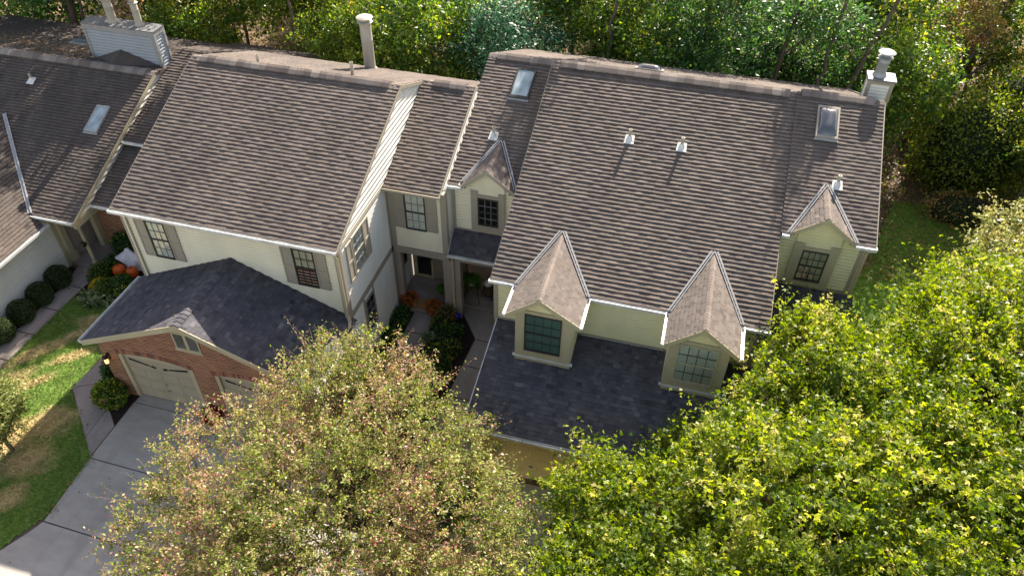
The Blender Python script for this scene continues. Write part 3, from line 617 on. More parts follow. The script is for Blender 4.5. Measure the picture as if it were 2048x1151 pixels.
for nm, a, b in (('gutter', (1.93, 3.915, 5.335), (2.40, 3.915, 5.335)), ('gutter', (4.14, .835, 4.695), (4.95, .835, 4.695)), ('gutter', (6.90, .835, 4.695), (9.08, .835, 4.695)),
                 ('gutter', (10.93, .835, 4.695), (11.66, .835, 4.695)), ('gutter', (11.66, 3.525, 5.845), (11.85, 3.525, 5.845)), ('gutter', (13.56, 3.525, 5.845), (14.10, 3.525, 5.845))):
    mb = MB(); gutter(mb, a, b, (0, -1, 0), .10); mb.build(nm, 'metal', HR)
# dormers
def dormer(bx0, bx1, yf, zb, ex0, ex1, xr, zE_, zR, yfr, yv, yap, back, glass_cols, wx0, wx1, wz0, wz1, wallm, trimm, sash, gr, name='dormer'):
    """bx: box sides, yf: face, ex: eaves, yfr: front edge of the roof, yv: where the eaves meet the main roof, yap: ridge end"""
    mb = MB(); zt = zE_-.03
    gz = lambda x: zE_+(zR-zE_)*((x-ex0)/(xr-ex0) if x < xr else (ex1-x)/(ex1-xr))-.07
    siding(mb, [(bx0, yf, zb), (bx1, yf, zb), (bx1, yf, gz(bx1)), (xr, yf, gz(xr)), (bx0, yf, gz(bx0))], (0, -1, 0), .1, .008)
    if yv+.5 > yf+.3:
        siding(mb, [(bx0, yf+1.6, zb), (bx0, yf+.012, zb), (bx0, yf+.012, gz(bx0)), (bx0, yf+1.6, gz(bx0))], (-1, 0, 0), .1, .01); siding(mb, [(bx1, yf+.012, zb), (bx1, yf+1.6, zb), (bx1, yf+1.6, gz(bx1)), (bx1, yf+.012, gz(bx1))], (1, 0, 0), .1, .01)
    D = mb.build(name, wallm, HR)
    rm = MB()
    for xe in (ex0, ex1):
        side_roof(rm, [(xe, yfr, zE_), (xe, yv, zE_), (xr, yap, zR), (xr, yfr, zR)], (xe, yfr, zE_), (xe, yv, zE_), (xr, yfr, zR), .12, (.007, .013), (.10, .22), .05, .25)
    rm.build('dormer_roof', 'roof_dormer', D)
    cm = MB(); a = Vector((ex0-xr, 0, zE_-zR)).normalized(); b = Vector((ex1-xr, 0, zE_-zR)).normalized()
    cap_row(cm, (xr, yfr, zR), (xr, yap+.08, zR), b, a, .10, .11, .005); cm.build('ridge_cap', 'cap', D)
    t = MB()
    rake_x(t, yfr-.025, yfr-.002, ex0-.015, zE_-.005, xr, zR, .15); rake_x(t, yfr-.025, yfr-.002, xr, zR, ex1+.015, zE_-.005, .15)
    rake_x(t, yfr, yf-.02, ex0+.03, zE_-.045, xr, zR-.055, .02); rake_x(t, yfr, yf-.02, xr, zR-.055, ex1-.03, zE_-.045, .02)
    bz = wz1+.05
    for a_, b_ in ((bx0-.015, wx0), (wx1, bx1+.015)):
        za_, zc_ = min(gz(a_), bz+.24)-.06, min(gz(b_), bz+.24)-.06; t.hexa([(a_, yf-.05, zb), (b_, yf-.05, zb), (b_, yf-.012, zb), (a_, yf-.012, zb), (a_, yf-.05, za_), (b_, yf-.05, zc_), (b_, yf-.012, zc_), (a_, yf-.012, za_)])
    t.box(wx0, wx1, yf-.049, yf-.012, wz1, wz1+.11); t.box(wx0, wx1, yf-.049, yf-.012, zb+.04, wz0)
    t.build('dormer_trim', trimm, D)
    window(D, ((wx0+wx1)/2, yf-.03, (wz0+wz1)/2), (1, 0, 0), (0, -1, 0), wx1-wx0, wz1-wz0, glass_cols, 4, back, sash=sash, grille=gr)
    gm = MB(); gutter(gm, (ex0, yv, zE_), (ex0, yfr-.03, zE_), (-1, 0, 0), .075); gm.build('gutter', 'metal', D); gm = MB(); gutter(gm, (ex1, yfr-.03, zE_), (ex1, yv, zE_), (1, 0, 0), .075); gm.build('gutter', 'metal', D)
    fl = MB()
    for xe, s in ((ex0, -1), (ex1, 1)):
        A, B_ = Vector((xe, yv, zE_)), Vector((xr+s*.03, yap-.02, zR)); d_ = (B_-A).normalized()
        fl.bar(A+Vector((s*.045, -.02, .045)), B_+Vector((s*.045, -.02, .055)), .045, .016, (0, -.3, 1)); fl.bar(A+Vector((-s*.025, -.03, .05)), B_+Vector((-s*.025, -.03, .05)), .03, .03, (0, -.3, 1))
    fl.build('flashing', 'flash', D)
    return D
dormer(5.18, 6.70, -.18, 2.85, 4.93, 6.90, 5.81, 4.68, 5.38, -.36, .80, 2.52, 'curtain', 4, 5.42, 6.42, 3.32, 4.67, 'yellow', 'tan', 'sash', 'muntin_dark')
dormer(9.21, 10.70, -.18, 2.85, 9.07, 10.93, 9.97, 4.70, 5.45, -.36, .82, 2.69, 'blind', 4, 9.43, 10.46, 3.32, 4.68, 'yellow', 'tan', 'tan', 'muntin_dark')
dormer(2.63, 3.68, 4.10, 3.56, 2.38, 4.02, 3.17, 5.38, 6.03, 3.92, 4.04, 5.61, 'inside', 3, 2.84, 3.49, 3.88, 4.90, 'cream', 'taupe', 'sash', 'muntin')
dormer(12.12, 13.28, 3.76, 3.93, 11.83, 13.56, 12.69, 5.85, 6.50, 3.55, 3.54, 5.11, 'creamblind', 4, 12.36, 13.05, 4.18, 5.24, 'yellow', 'tan', 'sash', 'muntin_dark')
mb = MB(); mb.box(5.10, 6.78, -.235, -.19, 2.98, 3.06); mb.box(9.13, 10.78, -.235, -.19, 2.98, 3.06); mb.box(4.3, 5.1, .90, .945, 3.06, 3.10); mb.box(6.8, 9.1, .90, .914, 3.05, 3.13); mb.build_each('base_flashing', 'metal', HR)
# garage of the right house
tG = (3.13-2.37)/(.95+2.44)
mb = MB(); V_ = Vector((0, 3.39, .76)).normalized()
slope_roof(mb, 4.35, 11.6, -2.44, 2.37, .95, 3.13, ex=.130, th=(.003, .009), sig=.27, tabs=(.10, .22), slab=.08); g = mb.build('garage_roof', 'roof_dark', HR)
mb = MB(); gutter(mb, (4.33, -2.445, 2.375), (11.6, -2.445, 2.375), (0, -1, 0), .09); rakeboard(mb, 4.322, 4.347, -2.46, 2.36, .94, 3.12, .11); mb.build('gutter', 'metal', g)
mb = MB(); yg = -2.14
for a, b in ((4.5, 4.85), (7.45, 7.8), (10.4, 11.45)): mb.box(a, b, yg, yg+.2, 0, 2.3)
mb.box(4.85, 7.45, yg, yg+.2, 2.05, 2.3); mb.box(7.8, 10.4, yg, yg+.2, 2.05, 2.3); mb.box(4.5, 4.7, yg+.2, .95, 0, 2.3); mb.box(11.3, 11.45, yg+.2, .95, 0, 2.3); mb.build('garage_wall', 'khaki', HR)
for a in (4.85, 7.8):
    dm = MB(); yd = yg+.10; dm.box(a, a+2.6, yd, yd+.05, 0, 2.05)
    for j in range(4):
        for i in range(4): dm.box(a+.65*i+.04, a+.65*(i+1)-.04, yd-.012, yd, .51*j+.05, .51*j+.46)
    gd = dm.build('garage_door', 'khaki', HR); wn = MB()
    for i in range(4):
        for k in range(4): wn.box(a+.65*i+.08+k*.125, a+.65*i+.08+k*.125+.10, yd-.016, yd-.0125, 1.76, 1.82)
    wn.build('window', 'inside', gd); hd = MB(); hd.box(a+1.24, a+1.36, yd-.035, yd-.013, .6, .63); hd.build('handle', 'muntin', gd)
# porch of the right house
mb = MB(); slope_roof(mb, 2.0, 4.26, 3.45, 2.95, 4.12, 3.50, ex=.125, th=(.003, .009), sig=.27, tabs=(.10, .22), slab=.06); g = mb.build('porch_roof', 'roof_dark', HR)
mb = MB(); gutter(mb, (1.98, 3.445, 2.955), (4.25, 3.445, 2.955), (0, -1, 0), .08); mb.build('gutter', 'metal', g)
mb = MB(); mb.bar((1.985, 3.45, 2.98), (1.985, 4.13, 3.53), .05, .05); mb.build('flashing', 'flash', g)
mb = MB(); mb.box(2.0, 4.25, 3.62, 3.78, 2.55, 2.86); mb.box(2.10, 2.32, 3.62, 3.86, 0, 2.55); mb.build_each('porch_beam', 'stucco', HR)
mb = MB(); mb.box(2.0, 4.27, 4.15, 5.58, 0, .13); mb.build('porch_floor', 'walk', HR)
mb = MB(); mb.box(3.0, 3.65, 5.55, 5.595, .9, 2.2); mb.build('porch_window', 'inside', HR)
downspout(HR, [(2.08, 3.5, 2.8), (2.08, 3.56, 2.6), (2.08, 3.56, .1)], 'tan', .07)
downspout(HR, [(14.05, 3.44, 5.75), (14.0, 3.6, 5.6), (13.97, 3.75, 5.5), (13.97, 3.75, .2)], 'tan', .07)
# lean-to roof at the right end
mb = MB(); slope_roof(mb, 11.5, 14.1, 2.3, 2.75, 3.80, 3.85, ex=.11, th=(.004, .010), tabs=(.08, .2), slab=.08); mb.build('lower_roof', 'roof_dark', HR)
mb = MB(); mb.box(11.6, 14.0, 2.5, 2.6, 0, 2.75); mb.box(13.9, 14.0, 2.6, 3.8, 0, 2.75); mb.build_each('lower_wall', 'yellow', HR)
# skylights
def skylight(corners, kind, parent, name='skylight'):
    a, b, c_, d = [Vector(p) for p in corners]; nrm = (b-a).cross(a-d).normalized(); nrm = -nrm if nrm.z < 0 else nrm; ce = (a+b+c_+d)/4
    fr = MB(); out = [ce+(p-ce)*1.06 for p in (d, c_, b, a)]; inn = [ce+(p-ce)*.90 for p in (d, c_, b, a)]; h = .09
    for i in range(4):
        j = (i+1) % 4; fr.hexa([out[i]-nrm*.05, out[j]-nrm*.05, inn[j]-nrm*.05, inn[i]-nrm*.05, out[i]+nrm*h, out[j]+nrm*h, inn[j]+nrm*h, inn[i]+nrm*h])
    f = fr.build(name, 'sash' if kind == 'flat' else 'taupe' if kind == 'dome' else 'flash', parent)
    gl = MB()
    if kind == 'dome':
        n = 10; P = lambda i, j: (inn[0]*(1-i/n)+inn[1]*(i/n))*(1-j/n)+(inn[3]*(1-i/n)+inn[2]*(i/n))*(j/n)+nrm*(h-.01+.16*(max(0, 1-(2*i/n-1)**4)*max(0, 1-(2*j/n-1)**4))**.6)
        for i in range(n):
            for j in range(n): gl.poly([P(i, j), P(i+1, j), P(i+1, j+1), P(i, j+1)])
        me = gl; k = gl.build('dome', 'dome', f, False); bm_weld(k)
    else:
        gl.hexa([p+nrm*(h-.03) for p in inn]+[p+nrm*(h-.015) for p in inn]); gl.build('pane', 'skyglass', f)
    fl = MB(); o2 = [ce+(p-ce)*1.2 for p in (d, c_, b, a)]
    fl.hexa([o2[0]+nrm*.02, o2[1]+nrm*.02, out[1]+nrm*.02, out[0]+nrm*.02, o2[0]+nrm*.045, o2[1]+nrm*.045, out[1]+nrm*.045, out[0]+nrm*.045])
    fl.build('flashing', 'flash', f)
    return f
import bmesh
def bm_weld(o):
    bm = bmesh.new(); bm.from_mesh(o.data); bmesh.ops.remove_doubles(bm, verts=bm.verts, dist=1e-4)
    for f in bm.faces: f.smooth = True
    bm.to_mesh(o.data); bm.free()
skylight([(3.01, 8.23, 7.12), (3.60, 8.23, 7.12), (3.58, 7.18, 6.68), (2.99, 7.18, 6.68)], 'flat', HR)
skylight([(12.25, 7.58, 7.53), (12.83, 7.58, 7.53), (12.83, 6.58, 7.12), (12.25, 6.58, 7.12)], 'dome', HR)
zb_ = zback(10.2); skylight([(6.6, 10.6, zback(10.6)), (7.5, 10.6, zback(10.6)), (7.5, 9.9, zback(9.9)), (6.6, 9.9, zback(9.9))], 'dome', HR)
for c_, h in (((2.88, 5.74, 6.08), .33), ((7.06, 5.69, 6.69), .34), ((8.59, 5.68, 6.69), .33), ((12.95, 5.17, 6.52), .33)): pipe_vent(HR, c_, h, .05)
# chimney chase at the right end
mb = MB(); siding(mb, [(13.66, 9.4, 0), (13.66, 8.95, 0), (13.66, 8.95, 7.93), (13.66, 9.4, 7.93)], (-1, 0, 0), .1); siding(mb, [(13.66, 8.95, 0), (14.34, 8.95, 0), (14.34, 8.95, 7.93), (13.66, 8.95, 7.93)], (0, -1, 0), .1)
mb.box(13.70, 14.32, 8.99, 9.38, 0, 7.92); ch = mb.build('chimney_chase', 'white', HR)
mb = MB()
for x0, x1, y0, y1 in ((13.63, 13.73, 8.92, 8.948), (14.26, 14.37, 8.92, 8.948), (13.63, 13.658, 8.95, 9.05), (13.63, 13.658, 9.33, 9.43), (14.342, 14.37, 8.95, 9.43)): mb.box(x0, x1, y0, y1, 3, 7.83)
mb.box(13.63, 14.37, 8.918, 8.947, 7.83, 7.93); mb.box(13.628, 13.658, 8.95, 9.43, 7.83, 7.93); mb.build_each('trim_board', 'taupe', ch)
mb = MB(); mb.hexa([(13.58, 8.87, 7.935), (14.42, 8.87, 7.935), (14.42, 9.48, 7.935), (13.58, 9.48, 7.935), (13.60, 8.89, 7.99), (14.40, 8.89, 7.99), (14.40, 9.46, 7.99), (13.60, 9.46, 7.99)]); mb.build('chase_cap', 'capmetal', ch)
mb = MB(); stack(mb, (13.93, 9.22, 7.99), .16, .78, .245); mb.build('flue', 'steel', ch, True)

# ---------------- far-left house
HF = thing('townhouse', 'far left townhouse with tree-shadowed roof, side wing and siding chimney chase with two flues', 'house', (-14, 5, 0), 'attached townhouses')
tF = .43; ezF = 2.6; zFr = ezF+tF*(7.97-1.98)
def fz(y): return ezF+tF*(y-1.98)
mb = MB(); S_ = math.hypot(1, tF)
Vf = Vector((0, 1, tF)).normalized(); Nf = Vector((1, 0, 0)).cross(Vf)
# front plane clipped along the valley with the wing
xv0, xv1 = -12.66, -15.9; yv1 = 1.98+(4.06-2.6)/tF
pl = [(-12.66, 1.98), (-10.95, 1.98), (-10.95, 7.97), (-22, 7.97), (-22, yv1), (-15.9, yv1)]
for part in ([(-12.66, 1.98), (-10.95, 1.98), (-10.95, 7.97), (-12.66, 7.97)], [(-12.66, 1.98), (-12.66, 7.97), (-15.9, 7.97), (-15.9, yv1)], [(-22, yv1), (-15.9, yv1), (-15.9, 7.97), (-22, 7.97)]):
    lap(mb, [(x+22, (y-1.98)*S_) for x, y in part], (-22, 1.98, ezF), (1, 0, 0), Vf, Nf, EX, TH, TAB, .1, .004)
r = mb.build('roof', 'roof_far', HF)
mb = MB(); back_roof(mb, -22, -10.95, 7.97, zFr, 12.6, .21); mb.build('back_roof', 'roof_far', HF)
c = MB(); ridge_vent(c, -20, -11.3, 7.97, zFr, tF, .21, .2, .3, .06); cap_row(c, (-11.3, 7.97, zFr), (-10.95, 7.97, zFr), (0, -.92, -.38), (0, .97, -.2), .17); c.build('ridge_cap', 'cap', r)
# wing
xe, ze, tw = -12.1, 2.35, .45; xr_ = -15.9; zr_ = ze+tw*(xe-xr_)
mb = MB(); side_roof(mb, [(xe, -9, ze), (xe, 1.8, ze), (-12.66, 1.98, 2.6), (xr_, yv1, zr_), (xr_, -9, zr_)], (xe, -9, ze), (xe, 1.9, ze), (xr_, -9, zr_))
side_roof(mb, [(-19.7, -9, ze), (-19.7, yv1, ze), (xr_, yv1, zr_), (xr_, -9, zr_)], (-19.7, -9, ze), (-19.7, yv1, ze), (xr_, -9, zr_)); mb.build('wing_roof', 'roof_far', HF)
mb = MB(); mb.bar((-12.66, 1.98, 2.645), (-15.9, yv1, 4.105), .11, .015, (.3, -.3, 1)); mb.bar((-12.60, 2.0, 2.66), (-15.84, yv1+.02, 4.13), .04, .04, (.3, -.3, 1)); mb.build('valley_flashing', 'flash', HF)
mb = MB(); gutter(mb, (xe+.0, -9, ze), (xe+.0, 1.95, ze), (1, 0, 0), .1); mb.build('gutter', 'metal', HF); mb = MB(); gutter(mb, (-12.6, 1.975, 2.605), (-10.95, 1.975, 2.605), (0, -1, 0), .09); mb.build('gutter', 'metal', HF)
mb = MB(); siding(mb, [(-12.5, -9, 0), (-12.5, 2.45, 0), (-12.5, 2.45, 2.3), (-12.5, -9, 2.3)], (1, 0, 0)); mb.build('wing_wall', 'white', HF)
mb = MB(); siding(mb, [(-11.05, 2.1, 2.50), (-11.05, 12.4, 2.50), (-11.05, 12.4, 4.1), (-11.05, 7.97, 5.06), (-11.05, 2.1, 2.55)], (1, 0, 0), .15, .028); mb.box(-11.15, -11.05-.081, 3.9, 12.4, 0, 2.5); mb.build('gable_wall', 'white', HF)
mb = MB(); mb.box(-11.1, -10.99, 2.05, 3.8, 2.24, 2.50); mb.box(-12.5, -11.1, 2.12, 2.26, 2.24, 2.5); mb.box(-12.49, -12.32, 2.46, 2.68, .16, 2.24); mb.box(-12.52, -12.28, 2.42, 2.72, .16, .5)
rakeboard(mb, -10.948, -10.92, 1.96, 2.59, 7.97, zFr, .13); mb.box(-12.485, -12.43, -1.18, -1.05, 0, 2.28); mb.box(-12.485, -12.43, -2.45, -2.35, 0, 2.28); mb.box(-12.485, -12.45, 2.3, 2.44, 0, 2.28); mb.build_each('trim_board', 'tan', HF)
mb = MB(); mb.lathe((-11.52, 2.58, .16), [(.10, 0), (.10, .1), (.065, .14), (.07, 1.0), (.06, 1.9), (.10, 1.95), (.10, 2.09)], 12); o = mb.build('porch_post', 'tan', HF, True)
mb = MB(); mb.box(-12.48, -12.40, 2.69, 4.05, .1, 2.4); mb.box(-12.4, -11.9, 4.02, 4.1, .1, 2.45); mb.build_each('porch_wall', 'stucco', HF)
mb = MB(); mb.box(-12.36, -12.04, 3.97, 4.015, .15, 2.15); d = mb.build('front_door', 'reddoor', HF)
for i in range(2):
    mb = MB(); mb.box(-12.33, -12.07, 3.955, 3.97, .3+i*.95, 1.1+i*.9); mb.build('door_panel', 'reddoor', d)
mb = MB(); mb.box(-12.5, -11.25, 2.42, 4.0, 0, .15); mb.box(-11.25, -10.95, 2.75, 3.75, 0, .15); mb.build('porch_floor', 'walk', HF)
window(HF, (-12.485, -1.75, 1.35), (0, 1, 0), (1, 0, 0), 1.1, 1.3, 2, 3, 'inside', sash='flash', grille='muntin')
# chase with a cricket
mb = MB(); siding(mb, [(-14.1, 8.7, 4.5), (-11.1, 8.7, 4.5), (-11.1, 8.7, 6.36), (-14.1, 8.7, 6.42)], (0, -1, 0), .12); siding(mb, [(-11.1, 8.7, 4.3), (-11.1, 9.3, 4.3), (-11.1, 9.3, 6.36), (-11.1, 8.7, 6.36)], (1, 0, 0), .12); mb.box(-14.09, -11.19, 8.79, 9.3, 4.2, 6.35)
ch = mb.build('chimney_chase', 'greyblue', HF); mb = MB()
mb.box(-14.14, -11.07, 8.655, 8.686, 6.24, 6.42); mb.box(-11.2, -11.06, 8.655, 8.686, 5.0, 6.24); mb.box(-11.086, -11.05, 8.66, 8.76, 5.0, 6.42); mb.box(-11.086, -11.05, 9.22, 9.33, 4.8, 6.42); mb.box(-11.086, -11.052, 8.76, 9.22, 6.24, 6.42); mb.box(-14.14, -14.05, 8.655, 8.686, 5, 6.24); mb.build_each('trim_board', 'flash', ch)
mb = MB(); mb.box(-14.16, -11.03, 8.64, 9.34, 6.425, 6.455); mb.build('chase_cap', 'capmetal', ch)
for x in (-13.0, -11.85):
    mb = MB(); stack(mb, (x, 9.05, 6.46), .16 if x < -12 else .13, 1.05, .22 if x < -12 else .17); mb.build('flue', 'pvc', ch, True)
mb = MB(); pk = Vector((-12.75, 8.66, 5.52)); lo = Vector((-12.75, 7.99, 5.22))
for e in (Vector((-13.95, 8.66, 5.05)), Vector((-11.15, 8.66, 5.05))):
    mb.prism([pk, e, lo] if e.x < -12.75 else [lo, e, pk], (0, 0, .03))
mb.build('cricket_roof', 'roof_far', ch)
skylight([(-12.40, 6.28, fz(6.28)), (-11.90, 6.30, fz(6.30)), (-11.87, 5.28, fz(5.28)), (-12.37, 5.27, fz(5.27))], 'glass', HF)
pipe_vent(HF, (-15.65, 6.9, fz(6.9)), .3, .05)
for x, y in ((-16.3, 10.2), (-14.8, 9.6)):
    z = zFr-.21*(y-7.97); skylight([(x, y+.35, z-.07), (x+.8, y+.35, z-.07), (x+.8, y-.3, z+.06), (x, y-.3, z+.06)], 'dome', HF)
mb = MB(); mb.box(-22, -11.15, 12.3, 12.4, 0, 4.0); mb.box(-19.5, -12.6, -8.6, -8.5, 0, 2.3); mb.box(-19.5, -19.4, -8.5, 5, 0, 2.3); mb.build_each('back_wall', 'white', HF)

# ================================================================== GROUND
def sheet(name, pts, z, mat, parent=None, kind='structure'):
    mb = MB(); mb.poly([(x, y, z) for x, y in pts]); o = mb.build(name, mat, parent)
    if kind and parent is None: tag(o, kind=kind)
    return o
def inside(poly, X, Y):
    c = np.zeros(X.shape, bool); n = len(poly)
    for i in range(n):
        x1, y1 = poly[i]; x2, y2 = poly[(i+1) % n]
        k = ((y1 > Y) != (y2 > Y)) & (X < (x2-x1)*(Y-y1)/(y2-y1+1e-12)+x1); c ^= k
    return c
sheet('ground', [(-400, -200), (400, -200), (400, 600), (-400, 600)], -.03, 'litter')
STRAW = [(-9.2, -4.9, 1.15, .8, .35), (-8.3, -4.0, .9, .6, .8), (-9.7, -6.6, 1.1, .6, .5), (-8.0, -5.3, .8, .6, .5), (-7.6, -6.4, .5, .4, .8), (-10.0, -5.6, .9, .6, .7), (-10.6, -1.6, 1.6, .26, .95), (-10.9, -3.2, 1.2, .35, .9), (-9.7, .1, .7, .30, .3), (-9.3, -1.4, .8, .22, .7), (-10.3, -4.4, 1.1, .5, .9), (-9.9, -.6, .45, .2, .6), (-8.8, -6.9, .7, .35, .2), (-10.0, -2.9, .9, .2, .8)]
def straw(X, Y, jit):
    s = np.zeros_like(X)
    for cx, cy, a, b, th in STRAW:
        dx, dy = X-cx, Y-cy; c, n = math.cos(th), math.sin(th); u = (dx*c+dy*n)/a; v = (-dx*n+dy*c)/b
        s = np.maximum(s, 1.25-np.sqrt(u*u+v*v)+jit*.45)
    return np.clip((s+.05)*1.15, 0, .9)
def smooth_noise(X, Y, seed, f):
    g = np.random.default_rng(seed).random((64, 64)); x, y = X*f % 63, Y*f % 63; i, j = x.astype(int), y.astype(int); u, v = x-i, y-j; u = u*u*(3-2*u); v = v*v*(3-2*v)
    return g[i, j]*(1-u)*(1-v)+g[i+1, j]*u*(1-v)+g[i, j+1]*(1-u)*v+g[i+1, j+1]*u*v
def lawn(name, poly, z, cell, strawf):
    xs = [p[0] for p in poly]; ys = [p[1] for p in poly]; gx = np.arange(min(xs), max(xs), cell); gy = np.arange(min(ys), max(ys), cell)
    X, Y = np.meshgrid(gx, gy, indexing='ij'); m = inside(poly, X+cell/2, Y+cell/2); nx, ny = X.shape
    v = np.stack([X, Y, z+smooth_noise(X, Y, 3, 3.1)*.02], -1).reshape(-1, 3); I, J = np.nonzero(m[:-1, :-1]); a = I*ny+J
    f = np.stack([a, a+ny, a+ny+1, a+1], 1); me = bpy.data.meshes.new(name); me.vertices.add(len(v)); me.vertices.foreach_set('co', v.ravel())
    me.loops.add(f.size); me.loops.foreach_set('vertex_index', f.ravel()); me.polygons.add(len(f)); me.polygons.foreach_set('loop_start', np.arange(len(f))*4); me.update()
    at = me.attributes.new('straw', 'FLOAT', 'POINT'); n = smooth_noise(X, Y, 5, 4)+smooth_noise(X, Y, 6, 11)*.6-.8
    at.data.foreach_set('value', (straw(X, Y, n) if strawf else np.clip((n-.35)*.6, 0, 1)).ravel()); me.materials.append(M['lawn'])
    o = bpy.data.objects.new(name, me); col.objects.link(o); tag(o, kind='structure'); return o
LAWN_L = [(-11.28, 1.0), (-11.28, -12), (-7.2, -12), (-6.75, -8.0), (-6.55, -7.3), (-6.18, -6.6), (-6.23, -4.71), (-8.55, -2.63), (-8.45, -1.29), (-8.45, .25), (-9.0, .9), (-10.6, .9)]
LAWN_R = [(14.2, -12), (30, -12), (30, 16), (17.5, 15), (16.2, 10.5), (15.0, 8.5), (14.2, 7)]
lawn('lawn', LAWN_L, -.005, .09, True); lawn('side_lawn', LAWN_R, -.005, .14, False)
sheet('front_verge', [(-60, -60), (60, -60), (60, -12), (-60, -12)], -.012, 'litter')
sheet('mulch_bed', [(-6.34, -3.53), (-7.76, -2.20), (-8.3, -.2), (-11.28, 1.0), (-11.28, 2.6), (-11.0, 3.75), (-6.8, 3.75), (-6.8, -2.35), (-6.34, -2.34)], -.003, 'mulch')
sheet('mulch_bed', [(.06, 3.85), (.06, -2.35), (.6, -2.35), (.6, -5.0), (2.9, -5.0), (2.9, .2), (3.0, 2.8), (2.05, 4.14), (1.95, 3.85)], -.003, 'mulch')
sheet('mulch_bed', [(-12.5, -9), (-12.0, -9), (-12.0, 2.3), (-12.5, 2.3)], -.004, 'mulch')
def slabs(name, polys, z, mat):
    """concrete panels with tooled joints (a gap showing the dark joint below)"""
    mb = MB()
    for p in polys:
        cx = sum(q[0] for q in p)/len(p); cy = sum(q[1] for q in p)/len(p)
        q = [(cx+(x-cx)*(1-.014/max(.3, math.hypot(x-cx, y-cy))), cy+(y-cy)*(1-.014/max(.3, math.hypot(x-cx, y-cy))), z-.02) for x, y in p]; mb.prism(q, (0, 0, .03))
    o = mb.build(name, mat); return tag(o, kind='structure')
drv = [[(-6.30, -4.72), (-6.32, -2.62), (-3.6, -2.62), (-3.75, -4.76)], [(-6.30, -2.60), (-6.30, -2.27), (-.6, -2.27), (-.6, -2.60)], [(-3.75, -4.76), (-3.6, -2.62), (-.9, -2.62), (-.9, -4.80)], [(-.9, -4.80), (-.9, -2.62), (.6, -2.62), (.6, -4.8)],
       [(-6.30, -4.74), (-3.75, -4.78), (-3.45, -6.86), (-6.18, -6.79)], [(-3.75, -4.78), (-.9, -4.82), (-.7, -6.9), (-3.45, -6.86)], [(-.9, -4.82), (2.2, -4.9), (2.3, -6.95), (-.7, -6.9)],
       [(-6.18, -6.81), (-3.45, -6.88), (-3.2, -10.4), (-8.0, -10.4), (-6.68, -7.81), (-6.35, -7.2)], [(-3.45, -6.88), (-.7, -6.92), (-.5, -10.4), (-3.2, -10.4)], [(-.7, -6.92), (2.3, -6.97), (2.4, -10.4), (-.5, -10.4)],
       [(2.35, -7), (5.2, -7), (5.2, -10.4), (2.4, -10.4)], [(4.9, -2.22), (8.1, -2.22), (8.1, -4.6), (4.9, -4.6)], [(8.1, -2.22), (11.3, -2.22), (11.3, -4.6), (8.1, -4.6)], [(4.9, -4.62), (8.1, -4.62), (8.1, -7.0), (4.9, -7.0)], [(8.1, -4.62), (11.3, -4.62), (11.3, -7), (8.1, -7)], [(5.2, -7), (11.3, -7), (11.3, -10.4), (5.2, -10.4)]]
slabs('driveway', drv, .004, 'concrete')
sheet('drive_base', [(-8, -10.3), (-6.2, -6.8), (-6.28, -2.3), (.58, -2.3), (.58, -4.9), (4.9, -6.9), (4.92, -2.3), (11.28, -2.3), (11.28, -10.3)], -.001, 'joint')
slabs('side_path', [[(-6.32, -3.56), (-6.32, -4.70), (-6.9, -4.15), (-6.95, -2.98)], [(-6.95, -2.98), (-6.9, -4.15), (-8.53, -2.63), (-7.76, -2.2)], [(-7.76, -2.2), (-8.53, -2.63), (-8.43, -1.29), (-7.66, -1.55)], [(-7.66, -1.55), (-8.43, -1.29), (-8.40, .2), (-7.6, .2)]], .006, 'walk')
slabs('front_walk', [[(-12.0, y), (-12.0, y+1.18), (-11.25, y+1.18), (-11.25, y)] for y in np.arange(-9.4, 1.0, 1.2)] + [[(-12.0, 1.4), (-12.2, 2.40), (-11.1, 2.72), (-11.25, 1.4)]], .006, 'walk')
slabs('porch_walk', [[(.62, 2.5), (.62, 3.44), (1.42, 3.44), (1.42, 2.5)], [(.62, 1.2), (.62, 2.48), (1.42, 2.48), (1.42, 1.2)], [(.62, -.4), (.62, 1.18), (1.42, 1.18), (1.42, -.4)]], .012, 'walk')
slabs('garage_walk', [[(2.06, 4.14), (4.2, 4.14), (4.2, 2.7), (3.05, 2.75)], [(3.05, 2.73), (4.3, 2.68), (4.3, 1.5), (2.98, 1.55)], [(2.98, 1.53), (4.3, 1.48), (4.3, .2), (2.92, .2)], [(2.92, .18), (4.3, .18), (4.3, -1.1), (2.9, -1.1)], [(2.9, -1.12), (4.3, -1.12), (4.3, -2.4), (2.9, -2.4)], [(2.9, -2.42), (4.6, -2.42), (4.85, -4.4), (2.9, -4.4)]], .012, 'walk')

# ================================================================== PLANTS
def np_mesh(name, v, f, mat, tone=None, attr='tone', parent=None):
    me = bpy.data.meshes.new(name); o_ = root_of(parent); v = np.asarray(v, np.float32)-np.array(o_, np.float32); f = np.asarray(f, np.int32)
    me.vertices.add(len(v)); me.vertices.foreach_set('co', v.ravel()); me.loops.add(f.size); me.loops.foreach_set('vertex_index', f.ravel())
    me.polygons.add(len(f)); me.polygons.foreach_set('loop_start', np.arange(len(f), dtype=np.int32)*f.shape[1]); me.update()
    if tone is not None:
        at = me.attributes.new(attr, 'FLOAT', 'FACE'); at.data.foreach_set('value', np.asarray(tone, np.float32))
    me.materials.append(M[mat]); ob = bpy.data.objects.new(name, me); col.objects.link(ob); ob.parent = parent; return ob
def unit(a): return a/np.maximum(np.linalg.norm(a, axis=-1, keepdims=True), 1e-9)
T_OVAL = (np.array([[0, 0, 0], [.5, .27, .07], [1, 0, -.05], [.5, -.27, .07]]), np.array([[0, 1, 2, 3]]))
